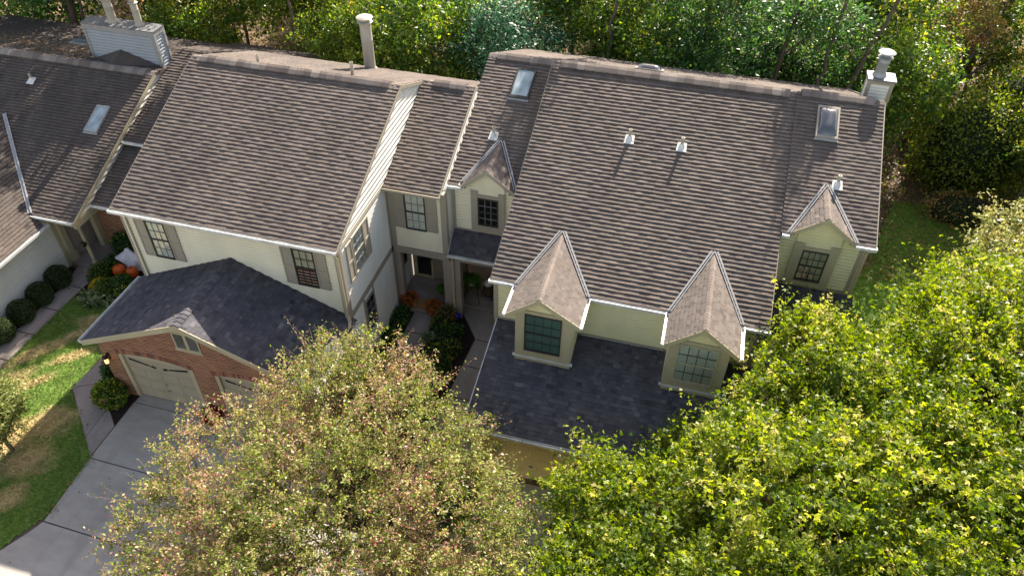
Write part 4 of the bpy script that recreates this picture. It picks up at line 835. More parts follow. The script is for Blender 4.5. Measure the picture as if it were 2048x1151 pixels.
T_STRIP = (np.array([[0, .06, 0], [.6, .09, .12], [1, 0, .0], [.6, -.09, .12], [0, -.06, 0]])[[0, 1, 2, 3]], np.array([[0, 1, 2, 3]]))
def lobes():
    v = []; f = []
    for ang, ln, wd in ((0, 1, .23), (52, .78, .2), (-52, .78, .2)):
        c, s_ = math.cos(R(ang)), math.sin(R(ang)); k = len(v)
        for x, y, z in ((0, 0, 0), (.45*ln, wd, .05), (ln, 0, -.12), (.45*ln, -wd, .05)): v.append((x*c-y*s_, x*s_+y*c, z))
        f.append((k, k+1, k+2, k+3))
    return np.array(v), np.array(f)
T_LOBE = lobes()
def leaf_arrays(P, D, Nr, size, tmpl):
    D = unit(D); Sd = unit(np.cross(Nr, D)); Nn = np.cross(D, Sd); T, F = tmpl; sz = np.asarray(size).reshape(-1, 1, 1)
    v = P[:, None, :]+sz*(T[None, :, 0:1]*D[:, None]+T[None, :, 1:2]*Sd[:, None]+T[None, :, 2:3]*Nn[:, None])
    f = F[None]+(np.arange(len(P))*len(T))[:, None, None]; return v.reshape(-1, 3), f.reshape(-1, F.shape[1]), len(F)
def blob_points(blobs, n, g, shell=.55):
    w_ = np.array([b[3]*b[4]*b[5] for b in blobs])**.67; idx = g.choice(len(blobs), n, p=w_/w_.sum()); d = unit(g.normal(size=(n, 3))); r = (shell**3+(1-shell**3)*g.random(n))**(1/3)
    b = np.array(blobs)[idx]; return b[:, :3]+d*r[:, None]*b[:, 3:6]
def skeleton(root, fork, targets, step=.45, wob=.10, g=NR):
    root, fork = np.array(root, float), np.array(fork, float); k = max(2, int(np.linalg.norm(fork-root)/.4)); nodes = [root+(fork-root)*i/k for i in range(k+1)]
    for i in range(1, k): nodes[i] = nodes[i]+g.normal(size=3)*.05*np.array([1, 1, 0])
    par = [-1]+list(range(k)); tips = []; order = np.argsort(np.linalg.norm(targets-fork, axis=1)); arr = np.zeros((len(targets)*14+200, 3)); arr[:k+1] = nodes; n = k+1; low = k-1; D0 = np.linalg.norm(arr[:n]-fork, axis=1)
    D0 = np.zeros(len(arr)); 
    for t in targets[order]:
        d = np.linalg.norm(arr[low:n]-t, axis=1)+.22*D0[low:n]; j = low+int(np.argmin(d)); p = arr[j].copy(); L = np.linalg.norm(t-p); m = max(1, int(L/step)); side = g.normal(size=3)*L*wob; prev = j
        for q in range(1, m+1):
            if n >= len(arr)-1: break
            s_ = q/m; pt = p+(t-p)*s_+side*math.sin(math.pi*s_)+np.array([0, 0, .12*L*math.sin(math.pi*s_)])*.5; arr[n] = pt; D0[n] = D0[prev]+np.linalg.norm(pt-arr[prev]); par.append(prev); prev = n; n += 1
        tips.append(prev)
    return arr[:n], np.array(par), tips
def branch_mesh(nodes, par, r_tip, expo=.45, sides=5, rmax=.3):
    cnt = np.ones(len(nodes)); 
    for i in range(len(nodes)-1, 0, -1): cnt[par[i]] += cnt[i]*1.0
    leafc = np.zeros(len(nodes)); has = np.zeros(len(nodes), bool); has[par[1:]] = True
    leafc[~has] = 1
    for i in range(len(nodes)-1, 0, -1): leafc[par[i]] += leafc[i]
    rad = np.minimum(r_tip*leafc**expo, rmax); c = np.arange(1, len(nodes)); a, b = nodes[par[1:]], nodes[c]; ra, rb = np.minimum(rad[par[1:]], rad[c]*1.5), rad[c]
    d = unit(b-a); ref = np.where(np.abs(d[:, 2:3]) < .9, np.array([[0, 0, 1.]]), np.array([[1., 0, 0]])); u = unit(np.cross(d, ref)); w_ = np.cross(d, u); th = np.arange(sides)*2*math.pi/sides
    ring = u[:, None]*np.cos(th)[None, :, None]+w_[:, None]*np.sin(th)[None, :, None]; v = np.concatenate([a[:, None]+ring*ra[:, None, None], (b+d*rb[:, None]*.3)[:, None]+ring*rb[:, None, None]], 1)
    k = np.arange(sides); f = np.stack([k, (k+1) % sides, sides+(k+1) % sides, sides+k], 1)[None]+(np.arange(len(c))*2*sides)[:, None, None]
    return v.reshape(-1, 3), f.reshape(-1, 4), rad
def tree(name, label, cat, root, fork, blobs, n_tips, leaves_per, leaf, mat, tmpl=T_OVAL, shoot=.45, group=None, seed=1, r_tip=.006, droop=.25, upbias=.5, shell=.55, bark='trunk', tonefn=None, twigs=False, spread=.05, step=.45, rmax=.3, sway=.55, spill=0, hang=0):
    g = np.random.default_rng(seed); t = thing(name, label, cat, tuple(root), group)
    targets = blob_points(blobs, n_tips, g, shell); nodes, par, tips = skeleton(root, fork, targets, step, g=g); v, f, rad = branch_mesh(nodes, par, r_tip, rmax=rmax); o = np_mesh('trunk', v, f, bark, g.random(len(f)), parent=t)
    # leafy shoots at every thin node end
    tp = nodes[tips]; pd = unit(tp-nodes[par[tips]]); cen = np.array([np.mean([b[0] for b in blobs]), np.mean([b[1] for b in blobs]), np.mean([b[2] for b in blobs])-1.0]); outd = unit(tp-cen)
    nsh = 4; B = np.repeat(tp, nsh, 0); Dr = unit(np.repeat(pd*.5+outd*.6, nsh, 0)+g.normal(size=(len(B), 3))*sway+np.array([0, 0, upbias*.5])); Ls = shoot*g.uniform(.5, 1.3, len(B))*np.where(g.random(len(B)) < .20, 2.1, 1)
    per = max(1, leaves_per//nsh); k = np.tile((np.arange(per)+.5)/per, len(B)); BB = np.repeat(B, per, 0); DD = np.repeat(Dr, per, 0); LL = np.repeat(Ls, per)
    P = BB+DD*(LL*k)[:, None]; P[:, 2] -= droop*LL*k*k; P += g.normal(size=P.shape)*spread
    if spill: P[:, 2] -= np.abs(g.normal(size=len(P)))*spill
    D = unit(DD*.5+g.normal(size=P.shape)*.8+np.array([0, 0, -.35-hang])); Nr = unit(g.normal(size=P.shape)*(.55+hang*.5)+np.array([0, 0, 1.]))
    vv, ff, m = leaf_arrays(P, D, Nr, leaf*g.uniform(.45, 1.35, len(P)), tmpl)
    base = np.repeat(g.random(len(B)//nsh), nsh*per); base2 = np.repeat(g.random(len(B)), per); tone = np.clip(.30*g.random(len(P))+.35*base+.35*base2, 0, 1); tone = np.clip((tone-.5)*1.35+.5, 0, 1)
    if tonefn is not None: tone = np.clip(tonefn(tone, P, g), 0, 1)
    np_mesh('crown', vv, ff, mat, np.repeat(tone, m), parent=t)
    if twigs:
        a = B; b = B+Dr*Ls[:, None]*1.0; b[:, 2] -= droop*Ls; s_ = .004; d = unit(b-a); u = unit(np.cross(d, np.array([0, 0, 1.]))); w_ = np.cross(d, u)
        q = np.stack([a+u*s_, a-u*s_*.5+w_*s_, a-u*s_*.5-w_*s_, b+u*s_*.5, b-u*s_*.25+w_*s_*.5, b-u*s_*.25-w_*s_*.5], 1); kf = np.array([[0, 1, 4, 3], [1, 2, 5, 4], [2, 0, 3, 5]])[None]+(np.arange(len(a))*6)[:, None, None]
        np_mesh('twigs', q.reshape(-1, 3), kf.reshape(-1, 4), 'twig', parent=t)
    return t
def bush(name, label, cat, c, r, n, leaf, mat, group=None, seed=1, core=True, tmpl=T_OVAL, shell=.86, flower=None, parent=None, lump=.08):
    g = np.random.default_rng(seed); t = thing(name, label, cat, (c[0], c[1], 0), group) if parent is None else parent
    r = np.array(r, float); d = unit(g.normal(size=(n, 3))); lumps = unit(g.normal(size=(14, 3))); bump_ = 1+lump*np.max(d@lumps.T, axis=1)*2-lump*1.4
    P = np.array(c)+d*r*(bump_*g.uniform(shell, 1.03, n))[:, None]; ok = P[:, 2] > .0; P = P[ok]; d = d[ok]
    D = unit(d*.8+g.normal(size=P.shape)*.6); Nr = unit(d+g.normal(size=P.shape)*.5+np.array([0, 0, .5])); vv, ff, m = leaf_arrays(P, D, Nr, leaf*g.uniform(.6, 1.3, len(P)), tmpl)
    np_mesh('foliage', vv, ff, mat, np.repeat(g.random(len(P)), m), parent=t)
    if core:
        mb = MB(); pr = [(max(.01, math.sin(math.pi*i/8))*.84, -math.cos(math.pi*i/8)*.84) for i in range(9)]; mb.lathe((0, 0, 0), pr, 12); mb.v = [(c[0]+x*r[0], c[1]+y*r[1], max(.0, c[2]+z*r[2])) for x, y, z in mb.v]; mb.build('stems', 'core', t, True)  # solid near-black ball, painted as the shade deep inside the foliage
    if flower:
        fm, nf, fs = flower; k = g.choice(len(P), nf, replace=False); k = k[(d[k, 2] > -.1)]; Q = np.repeat(P[k]+d[k]*.03, 14, 0); D = unit(g.normal(size=Q.shape)); Q = Q+D*fs*.45*g.random((len(Q), 1)); vv, ff, m = leaf_arrays(Q, D, unit(g.normal(size=Q.shape)+np.array([0, -.3, 1])), fs*.6, T_OVAL)
        np_mesh('blooms', vv, ff, fm, g.random(len(ff)), parent=t)
    return t
# --- two large foreground trees
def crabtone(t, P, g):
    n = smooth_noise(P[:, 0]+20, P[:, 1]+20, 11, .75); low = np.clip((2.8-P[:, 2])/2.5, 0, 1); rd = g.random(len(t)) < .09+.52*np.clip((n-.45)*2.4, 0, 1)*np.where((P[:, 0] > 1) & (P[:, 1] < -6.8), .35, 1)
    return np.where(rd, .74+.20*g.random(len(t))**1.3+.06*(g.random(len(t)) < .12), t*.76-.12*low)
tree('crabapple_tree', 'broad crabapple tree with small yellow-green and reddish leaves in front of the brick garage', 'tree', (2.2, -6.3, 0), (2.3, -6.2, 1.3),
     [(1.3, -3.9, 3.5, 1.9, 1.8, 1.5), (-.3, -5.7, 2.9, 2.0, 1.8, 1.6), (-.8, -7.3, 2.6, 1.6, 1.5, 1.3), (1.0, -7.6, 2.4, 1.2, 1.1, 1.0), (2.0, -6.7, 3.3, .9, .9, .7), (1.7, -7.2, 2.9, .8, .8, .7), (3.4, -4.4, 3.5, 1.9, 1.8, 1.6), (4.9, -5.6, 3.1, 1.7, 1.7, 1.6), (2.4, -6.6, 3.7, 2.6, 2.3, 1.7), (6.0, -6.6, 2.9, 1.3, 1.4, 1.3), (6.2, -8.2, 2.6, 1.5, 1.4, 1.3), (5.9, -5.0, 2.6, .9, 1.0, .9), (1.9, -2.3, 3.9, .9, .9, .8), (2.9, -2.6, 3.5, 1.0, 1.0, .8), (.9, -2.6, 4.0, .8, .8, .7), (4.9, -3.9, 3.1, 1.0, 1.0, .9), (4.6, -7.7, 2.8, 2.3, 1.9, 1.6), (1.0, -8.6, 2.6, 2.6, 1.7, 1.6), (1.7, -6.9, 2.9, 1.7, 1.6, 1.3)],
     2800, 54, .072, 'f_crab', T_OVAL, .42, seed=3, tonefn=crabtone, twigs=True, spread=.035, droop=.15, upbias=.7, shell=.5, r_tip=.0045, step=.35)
def mapletone(t, P, g):
    n = smooth_noise(P[:, 0]+20, P[:, 1]+20, 12, 1.1); return np.where(g.random(len(t)) < .008, 1, (t*1.15-.1)+.25*(n-.5))
tree('maple_tree', 'dense bright green maple tree in front of the right house garage', 'tree', (12.6, -5.2, 0), (12.6, -5.1, 2.2),
     [(9.8, -5.0, 3.4, 1.8, 1.8, 1.6), (9.3, -6.8, 3.2, 1.9, 1.8, 1.7), (11.4, -3.5, 4.0, 1.7, 1.7, 1.7), (12.4, -5.2, 5.0, 2.7, 2.5, 2.0), (13.6, -1.6, 4.5, 1.8, 1.8, 1.8), (14.5, -4.4, 5.0, 2.6, 2.6, 2.2), (11.8, -7.6, 4.4, 2.8, 2.0, 2.2), (14.6, -7.0, 4.8, 2.6, 2.2, 2.2), (12.5, .3, 4.5, 1.0, 1.2, 1.2), (13.1, 1.0, 4.0, 1.1, 1.2, 1.1), (14.6, .5, 4.3, 1.4, 1.4, 1.2), (12.0, -1.3, 4.4, 1.0, 1.0, 1.0), (8.3, -4.1, 2.9, 1.1, 1.2, 1.1), (8.3, -6.3, 3.0, 1.0, 1.4, 1.2), (10.2, -2.7, 3.1, 1.0, 1.0, 1.0)],
     2800, 72, .088, 'f_maple', T_LOBE, .60, seed=4, tonefn=mapletone, hang=.6, droop=.35, upbias=1.0, spread=.07, shell=.5, sway=.5)
tree('maple_tree', 'large green maple tree at the lower right edge beyond the right house lawn', 'tree', (18.2, -1.0, 0), (18.1, -.9, 2.2),
     [(16.6, .4, 4.6, 1.9, 1.9, 2.0), (18.4, 1.8, 5.2, 2.3, 2.2, 2.1), (18.6, -1.2, 5.6, 2.8, 2.6, 2.4), (16.6, -2.2, 5.0, 2.2, 2.2, 2.2), (17.8, -4.4, 5.0, 2.6, 2.2, 2.2), (21, 0.6, 5.4, 2.4, 2.4, 2.2), (19.6, 3.6, 4.9, 1.8, 1.7, 1.8), (16.4, 2.6, 4.0, 1.5, 1.5, 1.4), (17.3, 4.3, 3.9, 1.3, 1.3, 1.3)],
     2400, 68, .088, 'f_maple', T_LOBE, .60, seed=5, hang=.6, tonefn=mapletone, droop=.35, upbias=.9, spread=.07, shell=.5)
tree('small_tree', 'pale silvery-leaved small tree standing on the lawn past the right house', 'tree', (20.6, 7.2, 0), (20.6, 7.2, 1.4),
     [(19.2, 6.9, 3.3, 1.5, 1.5, 1.4), (19.6, 8.3, 3.5, 1.4, 1.4, 1.3), (21.4, 8.3, 3.9, 2.0, 1.9, 1.7), (20.4, 5.0, 3.2, 1.6, 1.6, 1.4), (22.2, 5.5, 3.6, 1.7, 1.7, 1.5)], 700, 40, .13, 'f_pale', T_OVAL, .5, seed=6, shell=.5)
tree('small_tree', 'bright yellow-green young tree at the left edge of the lawn', 'tree', (-8.6, -5.1, 0), (-8.6, -5.1, .7),
     [(-8.70, -4.8, 1.3, .50, .6, .7), (-8.75, -5.4, 1.4, .6, .6, .8), (-9.0, -4.4, 1.4, .5, .5, .6)], 520, 34, .085, 'f_pale', T_OVAL, .3, seed=8, shell=.4, tonefn=lambda t, P, g: t*.55)
# --- woodland behind the houses: four prototypes of each look, then copies
GW = 'woodland trees behind the houses'
def wood(label, x, y, h, cr, mat, seed, n=420, leaf=.19, per=40, low=.25, cat='tree', group=GW, name='woodland_tree', tonefn=None):
    g = np.random.default_rng(seed); bl = []
    for i in range(9):
        a = g.uniform(0, 6.28); q = g.uniform(low, .9); rr = cr*(.62 if q < .8 else .35)*g.uniform(.6, 1); bl.append((x+rr*math.cos(a), y+rr*math.sin(a), h*q, cr*.5, cr*.5, h*.13))
    bl.append((x, y, h*.88, cr*.5, cr*.5, h*.13))
    return tree(name, label, cat, (x, y, 0), (x+g.normal()*.3, y+g.normal()*.3, h*.42), bl, n, per, leaf, mat, T_OVAL, .75, group, seed, r_tip=.010, droop=.35, upbias=.2, spread=.16, shell=.35, step=.8, rmax=.24, tonefn=tonefn)
def put(src, x, y, rz, s, label):
    c = copy_tree(src); c.location = (x, y, 0); c.rotation_euler = (0, 0, rz); c.scale = (s, s, s); c['label'] = label; return c
WK = {}
WK['green'] = wood('mid green woodland tree rising behind the left house chimney flue', -3.2, 15.8, 9.0, 2.8, 'f_green', 21, 420, .18, 44)
WK['dark'] = wood('dark green woodland tree standing behind the main ridge of the right house', 9.2, 16.6, 9.5, 3.0, 'f_dark', 22, 420, .18, 44)
WK['yel'] = wood('yellowing woodland tree behind the left end of the left house ridge', -9.5, 17.0, 9.0, 3.0, 'f_yel', 23, 420, .18, 44)
WK['blue'] = wood('bluish green dense tree just behind the gap before the right house', .6, 15.2, 6.6, 2.5, 'f_blue', 24, 420, .16, 48, .12)
WK['brown'] = wood('autumn brown open-crowned tree behind the far left house roof', -17.5, 16.5, 14.5, 3.4, 'f_brown', 25, 420, .18, 44, .2)
for k, x, y, rz, s, lb in [
    ('brown', -13.2, 15.0, 2.0, 0.90, 'autumn brown tree just behind the two-flued chimney chase'),
    ('dark', -21.5, 15.5, 1.1, 1.35, 'dark tree at the top left corner over the far left roof'),
    ('green', -25.5, 19.5, 2.2, 1.17, 'leftmost tall green tree of the woodland'),
    ('dark', -15.3, 20.5, 3.0, 0.98, 'dark tree second row behind the two-flued chimney chase'),
    ('green', -19.5, 24.0, .4, 1.25, 'tall green tree deep in the woodland past the far left roof'),
    ('yel', -6.2, 15.0, 1.4, 0.80, 'yellow-green tree behind the short vent pipes of the left house'),
    ('yel', -12.0, 23.0, 4.0, 1.13, 'tall yellowing tree deep in the woodland left of the flue'),
    ('green', -8.0, 21.5, 5.1, 1.01, 'green tree in the second row left of the tall flue'),
    ('dark', -4.8, 20.6, .9, 0.90, 'dark tree in the second row just behind the tall flue'),
    ('blue', -1.4, 19.4, 2.6, 0.98, 'bluish tree in the second row right of the tall flue'),
    ('green', -1.8, 26.5, 3.7, 0.88, 'tall green tree deep behind the middle townhouse'),
    ('yel', 3.6, 18.6, 5.0, 0.95, 'yellowing tree behind the flat skylight of the right house'),
    ('dark', 2.2, 22.5, 2.1, 0.94, 'dark tree in the second row behind the flat skylight'),
    ('green', 6.3, 16.8, 4.4, 0.95, 'mid green tree behind the domed roof light on the back slope'),
    ('dark', 6.2, 22.8, 5.6, 1.01, 'dark tree deep behind the right house back slope'),
    ('blue', 11.9, 19.5, 1.0, 1.05, 'bluish green tree behind the right half of the main ridge'),
    ('dark', 12.6, 15.9, 3.3, 0.85, 'dark low tree just left of the steel-capped chimney'),
    ('green', 10.2, 23.6, 1.9, 1.13, 'tall green tree deep behind the right half of the main ridge'),
    ('green', 15.9, 17.6, .3, 0.95, 'mid green tree directly behind the steel-capped chimney'),
    ('dark', 15.5, 23.5, 2.9, 1.01, 'dark tree in the second row behind the steel-capped chimney'),
    ('brown', 17.6, 27.0, 2.2, 0.55, 'autumn tree behind the twin leaning trunk'),
    ('brown', 22.6, 20.0, 3.9, 0.48, 'small autumn tree between the leaning trunks and the top right corner'),
    ('yel', 25.2, 25.5, .6, 0.61, 'yellow-leaved tree behind the thick leaning trunk'),
    ('green', -13.8, 14.6, 5.2, 0.75, 'green tree behind the far left roof beside its rooflights'),
    ('yel', -17.2, 19.6, 2.9, 0.86, 'yellowing tree in the second row behind the far left roof'),
    ('brown', 19.6, 21.6, 1.2, 0.62, 'autumn tree right of the steel-capped chimney near the big leaning trunks'),
    ('brown', 24.2, 22.6, 4.3, 0.66, 'autumn tree in the top right corner of the wood'),
    ('yel', 21.4, 28.5, 2.3, 0.72, 'yellowing tree far back at the top right'),
    ('brown', 26.5, 17.2, 5.5, 0.72, 'brown-leaved tree on the right edge above the metal roof'),
    ('green', 18.5, 31.0, 1.0, 0.83, 'tall green tree far behind the steel-capped chimney'),
    ('dark', 28.5, 27.0, 3.0, 0.77, 'dark tree far back at the right edge of the wood'),
    ('green', -12.5, 30.0, 1.0, 0.94, 'very tall green tree at the back of the left woodland'),
    ('dark', -24.0, 31.0, 4.0, 0.99, 'very tall dark tree at the back left of the woodland'),
    ('yel', 5.0, 30.5, 1.6, 0.88, 'very tall yellowing tree at the back centre of the woodland')]:
    put(WK[k], x, y, rz, s, lb)
for i_, (k, x, y, rz, s, lb) in enumerate([('green', -9.2, 27.5, 1.0, .8, 'far green tree filling the wood behind the left ridge, left part'), ('yel', -5.0, 25.5, 3.0, .75, 'far yellowing tree filling the wood behind the left ridge, right part'), ('green', 8.0, 28.0, 2.0, .8, 'far green tree filling the wood behind the domed roof light'), ('dark', 13.0, 29.0, 5.0, .8, 'far dark tree filling the wood behind the right ridge end'), ('green', 21.5, 24.5, 2.4, .85, 'green tree between the leaning trunks'), ('dark', 25.5, 21.0, .4, .8, 'dark green tree filling the top right corner'), ('green', -22.5, 25.0, 3.3, .9, 'green tree at the far top left, third row'), ('green', 22.8, 15.2, 1.7, .62, 'green tree overhanging the metal shed roof')]):
    put(WK[k], x, y, rz, s, lb)
def slender(x, y, z0, z1, r, label, seed):
    tree('slender_tree', label, 'tree', (x, y, 0), (x+.1, y, z0-.6), [(x, y, (z0+z1)/2, r, r, (z1-z0)/2), (x+.35, y+.3, z0+.4, r*.7, r*.7, .9), (x-.4, y, z0+1.2, r*.5, r*.5, .6)], 120, 34, .15, 'f_green', T_OVAL, .5, GW, seed, r_tip=.012, shell=.3, spread=.12, step=.7, rmax=.12)
slender(5.0, 15.2, 9.8, 13.6, .75, 'slender tall tree behind the skylit left section of the right house', 31)
slender(13.2, 14.9, 10.8, 13.0, .55, 'slender tall tree behind the domed skylight of the right house', 32)
slender(-8.6, 14.2, 8.5, 11.6, .9, 'slender tall tree behind the entry link roof left of the left house', 33)
slender(-15.8, 14.0, 9.5, 12.5, .8, 'slender tall tree behind the far left roof, between the rooflights and the chase', 35)
slender(-19.0, 13.8, 9.0, 12.8, .8, 'slender tall tree behind the far left roof near the photo edge', 36)
# big bare trunks at the right
for x, y, dx, dy, h, rr, lb in ((20.6, 24.5, 1.8, .6, 9, .34, 'thick brown trunk leaning right at the top right of the wood'), (18.4, 20.0, 1.6, .5, 5.5, .26, 'twin leaning brown trunk right of the steel-capped chimney'), (-6.6, 18.2, -.9, .3, 9, .14, 'dark bare trunk rising behind the left house ridge'), (11.2, 15.6, .8, .2, 8, .12, 'slim dark trunk behind the middle of the main ridge'), (13.6, 15.4, 1.5, .2, 8, .13, 'leaning dark trunk just left of the steel-capped chimney'), (-20.4, 14.2, 1.0, .2, 9, .2, 'dark trunk behind the far left roof ridge')):
    t = thing('tree_trunk', lb, 'tree', (x, y, 0), 'bare trunks in the wood'); g = random.Random(int(x*10)); mb = MB(); n = 9; pts = [Vector((x+dx*i/n+g.uniform(-.06, .06), y+dy*i/n, h*i/n)) for i in range(n+1)]
    for i in range(n): d = pts[i+1]-pts[i]; mb.lathe(pts[i], [(rr*(1-.5*i/n), -.05), (rr*(1-.5*(i+1)/n), d.length)], 10, d)
    mb.build('trunk', 'trunk', t, True); mb = MB()
    for k in (4, 6, 7): a = pts[k]; b = a+Vector((g.choice((-1, 1))*1.6, .5, 1.5)); mb.lathe(a, [(rr*.35, 0), (rr*.12, (b-a).length)], 7, b-a)
    mb.build('limb', 'trunk', t, True)
bush('large_shrub', 'big rounded green shrub at the wood edge right of the right house', 'shrub', (20.4, 17.4, 1.6), (2.3, 2.0, 2.3), 16000, .14, 'f_maple', seed=41, shell=.6, lump=.35)
bush('large_shrub', 'lighter green shrub overlapping the top of the big rounded shrub', 'shrub', (22.6, 19.5, 2.0), (2.3, 2.0, 2.4), 11000, .13, 'f_green', seed=42, shell=.65, lump=.25)
bush('large_shrub', 'reddish brown low shrub beneath the big rounded shrub', 'shrub', (20.0, 14.4, .35), (1.5, .8, .8), 3000, .10, 'f_brown', seed=43, shell=.5, lump=.3)
bush('large_shrub', 'orange-tipped shrub beside the blue-grey metal roof', 'shrub', (21.8, 12.6, .9), (1.2, 1.0, 1.1), 3500, .11, 'f_brown', seed=44, shell=.5, lump=.3)
# undergrowth and fallen leaves, too many to count
g = np.random.default_rng(50); n = 42000
P = np.stack([g.uniform(-32, 34, n), 14.0+g.random(n)**.8*30, np.zeros(n)], 1); hgt = smooth_noise(P[:, 0]+40, P[:, 1], 9, .9); keep = hgt > .35; P = P[keep]; P[:, 2] = g.random(len(P))*1.5*(hgt[keep]-.3)
vv, ff, m = leaf_arrays(P, unit(g.normal(size=P.shape)), unit(g.normal(size=P.shape)*.6+np.array([0, 0, 1])), .17*g.uniform(.6, 1.3, len(P)), T_OVAL)
tag(np_mesh('undergrowth', vv, ff, 'f_green', g.random(len(ff))), 'low green undergrowth covering the woodland floor', 'undergrowth', kind='stuff')
n = 30000; P = np.stack([g.uniform(-30, 32, n), g.uniform(9, 42, n), np.full(n, .0)], 1); ok = ~((P[:, 0] < 14.6) & (P[:, 1] < 13.9)); P = P[ok]
P2 = np.stack([g.uniform(14.5, 22, 9000), g.uniform(9.5, 18, 9000), np.zeros(9000)], 1); P3 = np.stack([g.uniform(-12, 16, 900), g.uniform(-10, 4, 900), np.full(900, .02)], 1); P3 = P3[(P3[:, 0] > 14) | (P3[:, 0] < -6.9) | ((P3[:, 0] > .7) & (P3[:, 0] < 4.2))]; P = np.concatenate([P, P2, P3]); P[:, 2] += .01+g.random(len(P))*.02
vv, ff, m = leaf_arrays(P, unit(g.normal(size=P.shape)*np.array([1, 1, .15])), unit(g.normal(size=P.shape)*.25+np.array([0, 0, 1])), .10*g.uniform(.6, 1.3, len(P)), T_OVAL)
tag(np_mesh('fallen_leaves', vv, ff, 'f_brown', g.random(len(ff))), 'brown fallen leaves scattered on the ground', 'fallen leaves', kind='stuff')
# leaves lying on the far-left roof
n = 1500; x = g.uniform(-20, -11.2, n); y = np.clip(g.normal(9.2, .9, n), 8.05, 12.3); P = np.stack([x, y, zFr-.21*(y-7.97)+.03], 1)
vv, ff, m = leaf_arrays(P, unit(g.normal(size=P.shape)*np.array([1, 1, .1])), unit(g.normal(size=P.shape)*.2+np.array([0, 0, 1])), .09*g.uniform(.6, 1.3, n), T_OVAL)
tag(np_mesh('roof_leaves', vv, ff, 'f_brown', .4+.6*g.random(len(ff))), 'fallen leaves gathered on the back slope of the far left roof', 'fallen leaves', kind='stuff')
# grass blades
def blades(name, poly, n, strawf, label, zz=0.0, seed=60):
    g = np.random.default_rng(seed); xs = [p[0] for p in poly]; ys = [p[1] for p in poly]; X = g.uniform(min(xs), max(xs), n); Y = g.uniform(max(min(ys), -10), max(ys), n); k = inside(poly, X, Y); X, Y = X[k], Y[k]
    nn = smooth_noise(X, Y, 5, 4)+smooth_noise(X, Y, 6, 11)*.6-.8; s_ = straw(X, Y, nn) if strawf else np.clip((nn-.35)*.6, 0, 1); P = np.stack([X, Y, np.full(len(X), zz)], 1)
    lean = np.where(s_ > .5, .9, .45)[:, None]; D = unit(g.normal(size=P.shape)*np.array([1, 1, 0])*lean+np.array([0, 0, .75])*np.where(s_ > .5, .35, 1)[:, None]); L = g.uniform(.05, .10, len(X))*np.where(s_ > .5, 1.7, 1)
    vv, ff, m = leaf_arrays(P, D, unit(g.normal(size=P.shape)), L, (np.array([[0, .07, 0], [.6, .06, .08], [1, 0, 0], [.6, -.06, .08]]), np.array([[0, 1, 2, 3]])))
    o = np_mesh(name, vv, ff, 'blade', np.clip(s_+g.normal(size=len(s_))*.12, 0, 1), 'straw'); return tag(o, label, 'grass', kind='stuff')
blades('grass', LAWN_L, 110000, True, 'green lawn grass with dry straw-coloured patches left of the brick garage')
blades('grass', [(14.2, 2), (22, 2), (22, 16), (17.5, 15), (16.2, 10.5), (15.0, 8.5), (14.2, 7)], 90000, False, 'shaded green lawn grass right of the right house', seed=61)
# garden shrubs
GB = 'round clipped shrubs along the left wall'
for i, (y, lb) in enumerate(((1.35, 'rounded clipped shrub nearest the far left porch'), (.42, 'rounded clipped shrub second from the far left porch'), (-.48, 'rounded clipped shrub third from the far left porch'), (-1.42, 'rounded clipped shrub at the left edge of the photo, partly sunlit'))):
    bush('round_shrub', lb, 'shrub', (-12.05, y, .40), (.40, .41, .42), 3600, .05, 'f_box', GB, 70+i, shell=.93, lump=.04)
BED = 'planting in the left garden bed'
bush('bed_plant', 'dark green ball shrub beside the yellow chrysanthemum', 'plant', (-10.15, 1.45, .28), (.36, .34, .32), 1600, .07, 'f_green', BED, 81)
bush('bed_plant', 'second dark ball shrub between the yellow chrysanthemum and the garage roof', 'plant', (-9.75, 1.75, .28), (.34, .34, .32), 1500, .07, 'f_dark', BED, 82)
bush('chrysanthemum', 'bright yellow chrysanthemum in the left garden bed', 'flower', (-10.62, 1.50, .2), (.20, .34, .22), 900, .06, 'f_yellow', BED, 83)
bush('bed_plant', 'variegated striped-leaf plant at the edge of the left bed', 'plant', (-10.35, .95, .10), (.50, .22, .20), 420, .26, 'f_hosta', BED, 84, core=False, shell=.3)
bush('bed_plant', 'leafy shrub along the walk near the far left porch', 'plant', (-10.95, 2.1, .25), (.34, .5, .30), 1500, .08, 'f_green', BED, 85, shell=.6)
bush('bed_plant', 'low shrub in front of the far left porch post', 'plant', (-10.75, 2.75, .25), (.4, .32, .3), 1100, .08, 'f_dark', BED, 86, shell=.6)
bush('bed_plant', 'broad-leaved dark shrub against the shaded brick entry wall', 'plant', (-10.8, 3.45, .45), (.45, .28, .5), 1500, .12, 'f_dark', BED, 87, shell=.6)
bush('bed_plant', 'second broad-leaved shrub behind the white draped ghost', 'plant', (-10.0, 3.3, .35), (.45, .3, .42), 1400, .11, 'f_dark', BED, 88, shell=.6)
bush('bed_plant', 'small leafy plant between the pumpkins and the garage roof', 'plant', (-9.5, 1.5, .2), (.3, .35, .28), 800, .09, 'f_green', BED, 89, shell=.5)
bush('bed_plant', 'small yellow-flowered plant by the garage gutter', 'plant', (-9.3, 1.1, .15), (.18, .18, .18), 300, .07, 'f_yellow', BED, 90, shell=.5)
bush('bed_plant', 'pale ground-cover plant among the orange pumpkins', 'plant', (-10.25, 1.95, .12), (.25, .18, .14), 320, .08, 'f_hosta', BED, 91, core=False, shell=.4)
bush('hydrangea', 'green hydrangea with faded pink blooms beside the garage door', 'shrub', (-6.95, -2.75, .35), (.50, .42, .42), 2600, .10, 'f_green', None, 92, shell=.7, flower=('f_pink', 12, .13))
bush('bed_plant', 'dark shrub at the brick garage corner under the wall lantern', 'plant', (-7.35, -2.0, .4), (.28, .34, .5), 1500, .08, 'f_dark', BED, 93, shell=.7)
